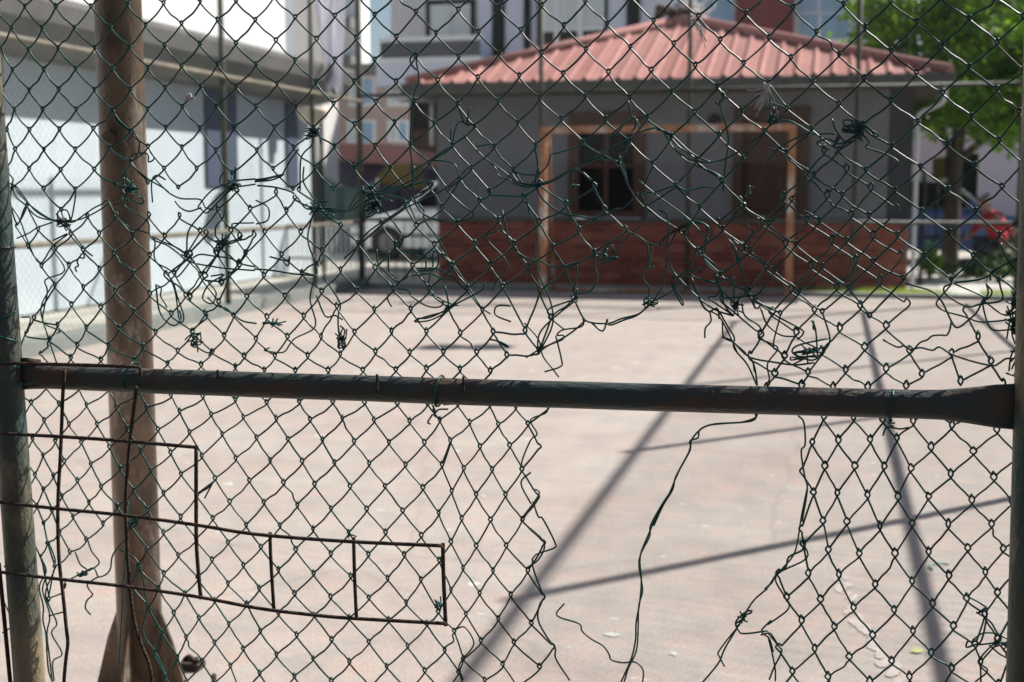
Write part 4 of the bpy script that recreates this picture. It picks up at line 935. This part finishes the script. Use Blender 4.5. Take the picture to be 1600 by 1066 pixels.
FREE = '''
E|0,55 50,90 100,115 130,170 170,230 220,265 290,295 340,310
E|60,100 90,170 140,210 200,280 300,300 400,300 470,275 530,245 600,200 650,175 655,200 610,215
E|340,305 400,310 440,290 520,235 570,210 600,190 640,260 655,300
E|70,95 110,150 170,215 250,275 300,300 350,290
E|60,110 55,200 90,320 130,240 150,210
E|55,230 100,300 150,420 220,540 300,440 375,375 300,410
E|455,465 460,510 430,510 415,530 420,555 400,565 405,590
E|410,120 425,150 405,280 380,310
E|325,300 330,250 370,240 390,260 400,300
E|340,330 380,380 450,465 500,500
E|275,455 345,580 240,630 255,700 215,860 280,900 320,920 300,930
E|300,660 235,790 290,940 330,1090
E|110,840 155,850 120,960 110,1000
E|75,400 160,370 210,340 290,310
E|700,0 680,50 740,120 760,170 785,180 780,210 730,190
A|630,635 680,700 720,730 745,750 760,800 740,860 690,930 690,990 640,1040
A|630,610 640,660 700,720 740,720 735,760 700,780 690,750
A|730,860 780,850 820,860 825,900 855,880 830,840
A|720,890 760,940 830,1000 900,1040 940,1066
E|640,100 680,160 680,220 740,260 820,310 825,380 870,410 990,460 1060,520
E|690,300 730,340 820,370 850,410 930,440 1000,480 1060,530 1200,560 1300,570 1421,578
E|835,390 845,430 840,510 900,580 950,640 970,720 1020,830 1010,865 985,830 960,700 930,600
E|870,655 875,800 920,870 960,885 990,850 980,800
E|865,660 890,680 885,720 915,770 920,785
E|1040,530 1035,380 1080,300 1200,180 1290,100 1320,140
E|830,60 880,110 930,150 1000,180 1100,185 1130,230 1180,240
E|860,50 900,75 850,50 820,90 830,200
E|965,195 1000,235 1050,250 1110,230
E|1235,25 1210,60 1215,100 1290,110 1300,0 1290,50 1300,110 1421,100
E|1290,120 1200,200 1130,260 1100,240 1085,220 1180,130 1280,90
E|1270,85 1350,75 1421,70
E|1280,115 1190,215 1150,260
E|1265,240 1250,290 1215,330 1210,380 1230,420 1200,470 1230,500 1220,450 1250,460 1260,430 1335,400 1355,370 1300,320 1421,315
E|1010,490 1060,510 1110,490 1200,500 1280,510 1350,545 1421,560
E|1055,520 985,610 970,580 1060,490
E|1175,610 1250,600 1170,650 1140,730 1190,760 1210,700 1160,640
E|1140,730 1190,780 1240,790 1290,830 1340,860 1421,875
E|1045,930 1060,990 1090,1020 1140,1040 1170,1020 1140,1055
E|1050,920 1110,870 1140,840 1130,800
E|1045,935 1100,930 1080,945 1050,990 1080,1010
E|690,130 780,125 700,110 690,60
F|0,75 60,65 150,45 90,75 0,85
F|0,105 60,110 120,120 200,150 260,230 320,240
F|330,0 345,0
B|245,1060 250,900 270,850 320,800 320,730 350,750 365,800
B|240,830 200,880 155,965 150,970 0,1010
F|260,0 262,90 320,190 320,240
F|320,240 390,235 470,240 490,245 460,255 350,235 320,245
F|320,190 340,195 390,195 340,200 350,230 400,290 420,270 370,265
F|320,245 285,360 290,440 330,540 330,600 300,740 320,890 200,960 150,1030 100,1035 40,1020 70,1010
F|240,110 230,130 250,150 320,195
F|0,190 70,230 65,300 0,320
F|80,500 170,525 185,500 175,550 150,530
F|0,570 100,575 230,595 350,605
F|370,620 450,760 440,840 450,940 480,1000 440,1010 460,960 470,1025
F|475,885 500,910 490,960 470,990
F|240,590 330,600 300,480 340,560
F|330,720 380,835 430,830 475,855
F|310,250 500,250 560,200 640,150 740,130 860,80 960,0
F|520,250 600,190 700,150 850,110 960,80 970,110 900,150
F|500,245 540,165 580,150 600,200 580,190
F|560,440 620,370 720,300 820,240 900,200 1060,120 1190,0
F|500,510 620,400 700,330 830,240
F|640,150 600,240 620,280 660,260 640,220 700,260 640,120 680,210 720,250 810,370
F|625,120 640,115 650,140 620,160 620,240
F|640,150 720,160 820,190 835,215 895,330
F|870,170 930,260 1010,300 1110,310 1190,290 1210,260 1180,240 1130,200 1060,130
F|880,0 878,90 880,180 930,240 940,300 1010,400 1050,500 1080,600 1180,700
F|670,460 680,540 740,600 790,640 850,610
F|730,470 735,580 780,620
F|820,380 815,420 800,460 880,480 930,490 940,570 900,580 990,570 1010,500 980,470 980,560
F|850,610 960,600 1040,630 1080,615 1000,570 880,570
F|960,600 955,700 1030,740 1020,780 950,775 860,720 850,690 780,680
F|735,710 730,740 755,780
F|1055,660 1070,790 980,850 890,860 930,840 1060,800 1120,760 1250,690 1270,650
F|900,855 890,845 960,840 1060,795
B|875,300 860,340 880,375 905,395
B|880,295 905,300 895,340 902,440 875,540 860,790 870,900 880,1050
B|1120,580 1155,680 1190,690 1215,700
B|1185,595 1170,690 1190,690
B|1165,685 1120,680 1090,770 1095,810 1080,770 1085,715
B|1095,810 1030,850 960,900 860,960 700,1060
B|1150,750 1200,810 1290,800 1300,825
B|1150,750 1260,870 1330,920 1421,990
B|960,890 1090,905 1130,985
B|1260,880 1320,930 1340,980 1421,1010
F|1365,240 1400,380 1421,440
F|1310,700 1330,640 1390,540 1270,400 1340,360
F|1421,770 1350,770 1325,800 1340,830 1421,860
F|1000,450 1100,560 1170,670 1250,780 1300,820
F|1300,960 1350,970 1395,990 1400,1000 1340,970
G|150,0 130,90 160,160 200,210 290,265 370,275 440,290 520,260 570,235 620,230 700,150
G|0,10 70,130 90,250 130,360 130,560 210,750 225,880 160,1020
G|0,95 60,105 200,95 350,10 470,-60
G|0,70 50,110 130,110 200,80
G|0,455 80,510 160,530 220,560 300,550 380,530 460,490 490,520 540,510 590,505 520,530 470,550
G|465,490 520,490 515,460 550,440 565,470 545,500 600,440 650,380 720,320 745,270 715,150
G|455,480 460,560 475,610 440,690 350,710
G|360,540 355,620 340,690
G|750,425 755,540 725,590 730,630 760,680 755,760 740,790 735,740 790,735 805,760 780,770 760,745
G|755,430 775,440 770,500 765,560 795,555
G|860,500 855,600 830,680 780,750 770,740
G|625,350 700,390 755,425 835,440 850,395 950,340 1040,310 1095,340
G|820,440 850,395 950,330 1040,315 1095,345 1080,400 1060,470 1080,540 1130,590 1140,650
G|860,460 930,330 1000,305 1070,320 1080,340 1085,400 1065,480 1090,545 1135,600
G|345,750 385,840 430,870 530,875 600,850 690,825 740,790
G|520,870 550,880 620,855 690,830 750,780
G|430,870 500,918 525,850 520,880
G|350,740 200,790 200,830 230,860 290,910
G|345,750 220,850 150,930 145,1020 170,1010
G|385,830 385,890 280,910 245,940 280,940 270,970 165,1010 70,1066
G|400,860 330,920 270,960 190,1000 130,1050
G|245,940 275,1070 270,1110 180,1140
G|885,630 900,680 945,765 950,750 905,670 885,635 930,610 1050,625 1110,650 1200,620
G|1100,810 1105,860 1075,900 1073,950
G|1095,810 1130,790 1145,800 1150,850
G|760,760 890,690 940,600 1000,580 1050,560
G|715,150 810,140 900,110 970,135 1060,115 1130,120 1165,80
G|820,240 870,290 870,520 940,650
G|780,0 720,130
G|990,620 1060,780 1110,810 1150,840 1200,930 1250,1040
G|1030,450 990,600 1140,650 1180,770 1230,830
G|1200,400 1240,450 1250,540
G|1300,230 1300,320 1335,360 1300,410 1290,470
G|1240,450 1270,560 1300,680 1350,790
G|1150,640 1230,620 1230,730
G|1140,600 1160,680 1200,720 1260,790
G|870,560 1000,700 1120,790 1230,830
G|590,-60 620,30 640,110 720,220 900,340 1000,440 1140,560
G|700,80 800,160 900,230 990,300 1100,420
C|650,560 670,650 750,645
C|680,650 690,700 670,725
C|625,680 590,740 530,770
C|530,768 620,690 680,660 700,690 710,720
C|470,850 640,780 700,735 810,710 890,760
C|740,720 820,715 910,840 1050,900 1190,880 1330,790 1421,720
C|800,720 870,740 1000,850 1100,900 1080,900
C|1140,480 1180,540 1150,570 1185,690 1200,790 1185,900 1170,1060
C|1125,480 1150,500 1170,550 1140,580 1130,560
C|215,850 200,910 150,970 85,1050
C|400,800 300,830 215,855
C|133,810 140,900 150,970
C|350,930 470,880 560,890 600,920 640,1020
C|580,900 590,840 650,780
C|0,960 60,1020 200,1010 350,935 450,1000
C|330,950 335,1000
C|905,840 980,900 1120,960 1180,1000
D|10,690 100,670 160,690 250,740 320,740 380,745
D|355,660 380,730 440,790 520,760
D|520,760 420,690 460,670 600,740 600,760 540,700 430,700 420,730 500,740
D|520,670 525,740 480,780 370,850
D|390,750 360,820 400,760
D|520,740 560,790 545,820 640,850 715,890 710,920 620,1000
D|300,820 340,830 270,800 330,770 400,800 490,750
D|-30,610 30,600 20,650 0,680
D|105,600 45,580 10,560 0,450
D|0,880 90,800 240,730
D|0,820 90,850 130,900
H|240,855 265,910 275,1060
H|255,860 250,900 262,910
H|340,960 180,990 135,1020 150,1050 250,1080 300,1030 290,1000
H|70,820 30,990 60,1020 90,1060
H|303,810 345,960 300,1040
Y|400,440 410,510 430,520 450,510 540,570 660,630 670,660 640,690
Y|440,520 470,600 510,640 560,670 630,675
Y|370,430 330,290 290,180 275,155
Y|345,490 360,560 430,610 450,650 430,680 500,710 535,740 480,820 490,900 470,935
Y|220,420 200,460 160,470 290,560
Y|70,350 130,500 170,545
Y|215,540 260,620 300,680 300,740 370,830 420,940
Y|235,680 290,700 380,790 520,820 630,830 730,820
Y|350,750 400,820 425,940
Y|235,600 240,680 300,710 370,770 400,800 410,860
Z|150,280 340,335 400,400 440,470 490,570 530,580 600,525 650,480 690,400 690,370 490,280
Z|480,250 470,300 380,400 380,440 440,480 570,515 660,545 750,545 870,530 977,490
Z|500,275 690,245 820,160 940,105 977,110
Z|470,285 420,310 440,360 580,440 680,420 820,395 810,300 800,240
Z|720,290 750,330 740,370 700,400 690,440 740,590 850,600 900,590
Z|690,420 730,350 715,280 725,310
Z|470,545 460,600 440,640 400,635 340,640 300,670 250,690 190,760
Z|190,735 260,720 340,740 390,720 470,765 590,810 750,845 800,830 850,795 900,800
Z|0,665 100,720 150,710 200,750
Z|745,260 750,200 850,150 910,140 977,50
Z|810,0 840,80 950,240
Z|800,240 870,290 977,390
Z|850,900 940,930 977,935
Z|875,890 890,780 930,740 977,800
Z|700,400 850,500 977,430
L|1365,445 1330,490 1180,505 1070,520 1000,590 985,660 910,800 890,870 840,960 790,1066
L|1345,440 1350,470 1270,497 1130,500 1045,530 1035,580 990,600 990,650 925,770 870,900 815,1000 780,1066
Q|885,0 820,110 765,230 710,370 715,500 710,620 690,740 685,830 660,940 605,1066 580,1120
Q|895,-10 825,90 760,210 755,270 700,400 720,560 700,650 695,780 685,900 640,1000 620,1066 600,1120
Q|285,640 240,710 360,760 380,800 430,840 500,875 535,920 545,955 610,965 680,960 725,1000 725,1066 700,1120
Q|1421,540 1340,610 1280,710 1240,780 1180,880 1150,960 1090,1030 1055,1066 1020,1110
Q|1280,700 1320,695 1325,680 1290,690 1240,740 1255,790 1290,805 1421,790
Q|1280,710 1245,735 1250,750 1265,740 1200,820 1180,850 1145,900 1150,920 1180,970
Q|105,0 145,30 60,150 45,180
Q|60,180 175,290 150,380 85,430
Q|110,70 145,150 170,160 235,300 220,330 110,385 160,560 180,600 150,640 140,730 190,830 235,880 240,940 315,1066
Q|105,-100 50,-40 110,70
L|200,410 180,450 95,490 135,565 100,600 50,720 60,760
P|1100,780 1150,770 1205,840 1190,890 1150,935 1120,990 1145,1066
N|165,460 200,500 205,620 185,660 205,790 220,860 190,1040
Q|1380,800 1421,790 1440,800 1481,870
Q|1400,555 1421,540 1440,520 1466,470
Q|1440,720 1385,775 1400,805 1430,830 1450,900
L|60,-50 140,40 165,130 220,200 260,250
R|215,0 185,150 150,340 90,430 45,470 0,545
R|195,290 215,380 45,470 95,590 115,650 0,740
R|0,800 60,870 75,900 30,1000 5,1066
R|0,830 20,900 40,1000 40,1066
R|1110,595 1190,640 1215,680 1185,830 1140,860 1100,870 1110,835 1130,845
R|1150,830 1200,805 1290,820 1270,860 1160,865
R|1160,685 1240,740 1290,810 1421,860
R|1210,660 1160,685 1210,650
R|1280,840 1230,870 1170,950 1220,1000 1150,1066
R|1230,860 1300,920 1421,970
O|475,275 500,340 550,400 510,440 470,455 390,495 360,510 355,550 365,520
O|400,350 430,420 470,450 430,470 440,480 470,465 440,455
O|690,280 650,320 620,370 610,440 570,480 520,495 470,530 475,560 500,590 470,620 465,660 495,695
O|470,450 510,440 540,490
O|700,180 750,160 770,180 720,220 750,180
O|235,370 260,450 230,530 250,640 240,720 260,800 270,900 280,1000 300,1066
O|262,300 300,420 255,560 280,640 320,740 275,800 325,920 280,960 290,1066
O|200,300 232,380 250,480 235,560 265,700 250,800 280,930 290,1066
O|275,600 350,570
O|265,700 350,680
O|80,1060 120,1020 190,1020 250,1060
O|660,330 770,410 830,650
O|730,500 765,430
O|650,965 700,120 690,125
O|820,640 800,780 860,880 870,920 930,1030
J|955,380 990,440 985,460 1020,480
J|1110,400 1030,405
I|1195,820 1100,890
I|1175,840 1140,920
J|1075,610 1030,735
O|0,430 60,480
O|0,600 65,700
O|0,800 60,760'''
def free_wire(pts, off, r=RW, m='wire', amp=.006):
    sd_ = rn.random() * 50; q = []
    for i, (x, y) in enumerate(pts):
        s, z = S2(x + rn.gauss(0, .3), y + rn.gauss(0, .3)); q.append((s, off + amp * noise.noise(Vector((s * 14 + sd_, z * 14, sd_))) * 2, z))
    MB().tube(catmull(q, 4), r, 6).build('wire', M[m], fe)
for i, ln in enumerate(FREE.strip().split('\n')):
    t_, p = ln.split('|'); pts = [px(t_, *map(float, a.split(','))) for a in p.split()]
    if len(pts) < 2: continue
    free_wire(pts, DM + rn.choice((-.004, 0, .004, .007)), RW * rn.uniform(.9, 1.0))
def tangle(cx, cy, rx, ry, n, steps=6, m='wire'):
    b = MB()
    for i in range(n):
        q = []; st = rn.randint(4, 7)
        ex = rn.uniform(0, 6.28)
        for k_ in range(st):
            if k_ in (0, st - 1): rad = rn.uniform(1.1, 1.6); a = ex + (k_ > 0) * rn.uniform(1.6, 4.5)
            else: rad = rn.uniform(0, .75); a = rn.uniform(0, 6.28)
            s, z = S2(cx + cos(a) * rx * rad, cy + sin(a) * ry * rad); q.append((s, DM + rn.uniform(-.009, .007), z))
        b.tube(catmull(q, 5), RW * .85, 6)
    b.build('wire_tangle', M[m], fe)
for a in ((98, 343, 12, 9, 4), (104, 352, 7, 8, 3), (366, 288, 8, 9, 4), (489, 204, 8, 9, 4), (489, 212, 9, 5, 2), (490, 325, 9, 8, 3), (582, 322, 10, 10, 5), (572, 300, 9, 8, 3), (592, 312, 14, 10, 4), (350, 378, 9, 12, 3),
          (307, 535, 8, 11, 3), (300, 525, 6, 6, 2), (428, 505, 13, 5, 4), (533, 528, 8, 14, 4), (1150, 478, 11, 11, 4), (1260, 550, 14, 12, 5), (1250, 560, 20, 8, 2), (1336, 200, 15, 10, 4), (1345, 208, 12, 9, 3), (1585, 505, 12, 26, 7),
          (1592, 545, 10, 30, 8), (1588, 475, 12, 18, 4), (1570, 1005, 14, 8, 3), (211, 813, 6, 7, 3), (127, 898, 7, 4, 3), (1015, 474, 8, 6, 3), (898, 464, 5, 9, 3), (686, 945, 6, 8, 4, 6), (897, 290, 5, 4, 2), (945, 398, 10, 7, 2), (548, 836, 6, 5, 2), (1162, 965, 8, 9, 2), (1132, 150, 6, 8, 2), (1206, 183, 10, 9, 3), (1170, 300, 9, 7, 2), (660, 395, 12, 7, 2), (700, 480, 12, 8, 2), (203, 300, 9, 14, 3)):
    tangle(*a)
# ---- posts and rail
def loc(x, y, d): s, z = on_d(x, y, d); return (s + .5, d - FD_, z)
LPD, RPD = 1.885, 1.90
a = loc(-10, 300, LPD); b_ = loc(46, 1060, LPD); sl = (a[0] - b_[0]) / (a[2] - b_[2])
def xl(z): return b_[0] + sl * (z - b_[2])
lpost = MB().tube([(xl(z), LPD - FD_, z) for z in [-.1 + 2.9 * i / 14 for i in range(15)]], .0262, 28).build('left_post', M['post'], fe); lpost.name = 'fence_post'
a = loc(1618, 520, RPD); b2 = loc(1602, 1060, RPD); sr = (a[0] - b2[0]) / (a[2] - b2[2])
def xr(z): return b2[0] + sr * (z - b2[2])
MB().tube([(xr(z), RPD - FD_, z) for z in [-.1 + 2.9 * i / 14 for i in range(15)]], .0262, 28).build('fence_post', M['post'], fe)
p0 = loc(24, 587, FD_); p1 = loc(1600, 636, FD_)
pts = []; el = []
L0, L1 = Vector(p0), Vector(p1); nn_ = 44
for i in range(nn_ + 1):
    u = i / nn_; p = L0.lerp(L1, u); p.z += .0035 * sin(u * pi) * -1 + .0008 * noise.noise(Vector((u * 9, 0, 0)))
    dl_, dr_ = u * (L1 - L0).length, (1 - u) * (L1 - L0).length
    f1 = max(0, 1 - dr_ / .13); f1 = f1 * f1 * (3 - 2 * f1); f0 = max(0, 1 - dl_ / .06); f0 = f0 * f0 * (3 - 2 * f0)
    rz = .0208 * (1 + .62 * f1 + .22 * f0); ry = .0208 * (1 - .72 * f1 - .5 * f0)
    pts.append(p); el.append((rz, ry))
rail = MB().tube(pts, 0, 32, ell=el).build('rail', M['pipe'], fe)
# second cut crack where the crushed pipe is welded
MB().tube([Vector(p0) + Vector((.008, -.004, .026)), Vector(p0) + Vector((.03, -.006, .0265)), Vector(p0) + Vector((.05, -.002, .024))], .006, 8).build('weld_bead', M['rebar'], fe)
MB().tube([Vector(p1) + Vector((-.002, -.012, z)) for z in (-.03, -.01, .012, .032)], .0065, 8).build('weld_bead', M['rebar'], fe)
# ---- tie wires round the rail and posts
def ring(xp, yp, r, tilt, tail=None, d=FD_, rr=.0019, turns=1.15):
    c = Vector(loc(xp, yp, d)); q = []
    for i in range(26):
        a_ = -pi / 2 + 2 * pi * turns * i / 25; q.append(c + Vector((tilt * sin(a_) + .002 * i / 25, -cos(a_) * r, sin(a_) * r)))
    MB().tube(q, rr, 6).build('tie_wire', M['wire'], fe)
ring(686, 611, .0242, .003); ring(1391, 636, .0248, .002); ring(205, 588, .0245, .006)
free_wire([(688, 628), (690, 640), (697, 634), (712, 633)], -.012); free_wire([(690, 640), (682, 652), (686, 655)], -.010)
free_wire([(1378, 672), (1383, 660), (1393, 661), (1405, 663), (1418, 660)], -.012); tangle(1392, 661, 5, 4, 2)
free_wire([(65, 591), (78, 591), (96, 583), (101, 574)], -.03)
c = [Vector((xl(z) + .0275 * cos(a_), LPD - FD_ + .0275 * sin(a_), z + .004 * cos(a_))) for a_, z in [(pi * 2 * i / 20, loc(8, 390, LPD)[2]) for i in range(21)]]
MB().tube(c, .0018, 6).build('tie_wire', M['wire_old'], fe)
for zz, sg in ((520, 1), (500, -1), (560, 1)):
    q = [(xl(loc(20, zz, LPD)[2]) + .028 * cos(t_), LPD - FD_ - .004 - .026 * abs(sin(t_)), loc(20, zz, LPD)[2] + sg * .03 * (t_ - 1.5) / 3) for t_ in [i * .3 for i in range(11)]]
    MB().tube(catmull(q, 3), RW, 6).build('wire', M['wire'], fe)
# ---- rebar grid leaning on our side of the rail
rb = thing('rebar_grid', 'rusty welded rebar ladder tied to the lower left of the wire fence', 'grid', -.5, FD_)
def bar_(pts, d, name='rod', r=.0031):
    q = [loc(x, y, d) for x, y in pts]; MB().tube(catmull(q, 6), r, 8).build(name, M['rebar'], rb)
D1, D2 = 1.868, 1.8615
bar_([(-60, 567), (0, 568), (110, 570), (218, 573.5)], D2); bar_([(218.5, 573.5), (219.5, 580), (219.5, 589)], D2, 'stub')
bar_([(-60, 672), (0, 677), (150, 686), (306, 699)], D2); bar_([(-60, 778), (0, 785), (90, 795), (200, 806), (310, 821), (400, 835), (540, 846), (692, 853)], D2)
bar_([(-60, 885), (0, 894), (100, 906), (200, 917), (310, 933), (400, 950), (470, 959), (545, 966), (697, 974.5)], D2)
bar_([(101, 578), (98, 620), (95, 700), (90.5, 790), (92, 870), (98, 925), (104, 985), (106, 1005), (103, 1030), (100, 1066), (99, 1120)], D1)
bar_([(213.5, 604), (209, 640), (203, 690), (197.5, 760), (197, 810), (200, 880), (208, 960), (220, 1005), (232, 1035), (238, 1066), (242, 1110)], D1)
bar_([(306.5, 697), (306.5, 780), (307, 850), (311, 905), (314, 936)], D1, r=.0034)
bar_([(422, 832), (423, 870), (428, 953)], D1); bar_([(552.5, 840), (554, 900), (557, 967)], D1); bar_([(692, 849), (693, 900), (696.5, 978)], D1, r=.0034)
bar_([(-2, 880), (4, 940), (16, 1066), (20, 1110)], D1, r=.0036)
for (x, y0, y1) in ((101, 575, 592), (340, 578, 594), (589, 585, 612), (724, 588, 612), (214, 602, 611)):
    bar_([(x, y0), (x + .3, (y0 + y1) / 2), (x, y1)], FD_ - .0235, 'stub', .0022)
# ---- tufts caught in the mesh
def tuft(label, cx, cy, rays, spread, ln, a0, knot=4):
    t = thing('fibre_tuft', label, 'tuft', -.5, FD_); b = MB()
    for i in range(rays):
        a_ = a0 + rn.gauss(0, spread); l = ln * rn.uniform(.4, 1.1); p = []
        for k_ in range(5):
            f_ = k_ / 4; s, z = S2(cx + cos(a_ + .3 * f_) * l * f_ + rn.gauss(0, .8), cy + sin(a_ + .3 * f_) * l * f_ + rn.gauss(0, .8)); p.append((s, DM - .004 + rn.gauss(0, .002), z))
        b.tube(p, .00045, 4)
    for i in range(knot):
        s, z = S2(cx + rn.gauss(0, 3), cy + rn.gauss(0, 3)); b.lathe([(.0004, -.0025), (.002, -.001), (.0022, .001), (.0004, .0028)], 7, (s, DM - .005, z))
    b.build('fibre', M['tuft'], t); return t
tuft('pale frayed fibre tuft hanging in the mesh below the roof eave', 1199, 136, 16, .35, 45, 1.75, 8)
tuft('white frayed string caught in the mesh at the roof top', 1082, 30, 14, .16, 46, .65, 3)
tuft('small grey fluff stuck on the mesh right of the brown mast', 298, 153, 10, 1.6, 7, 2.2, 16)
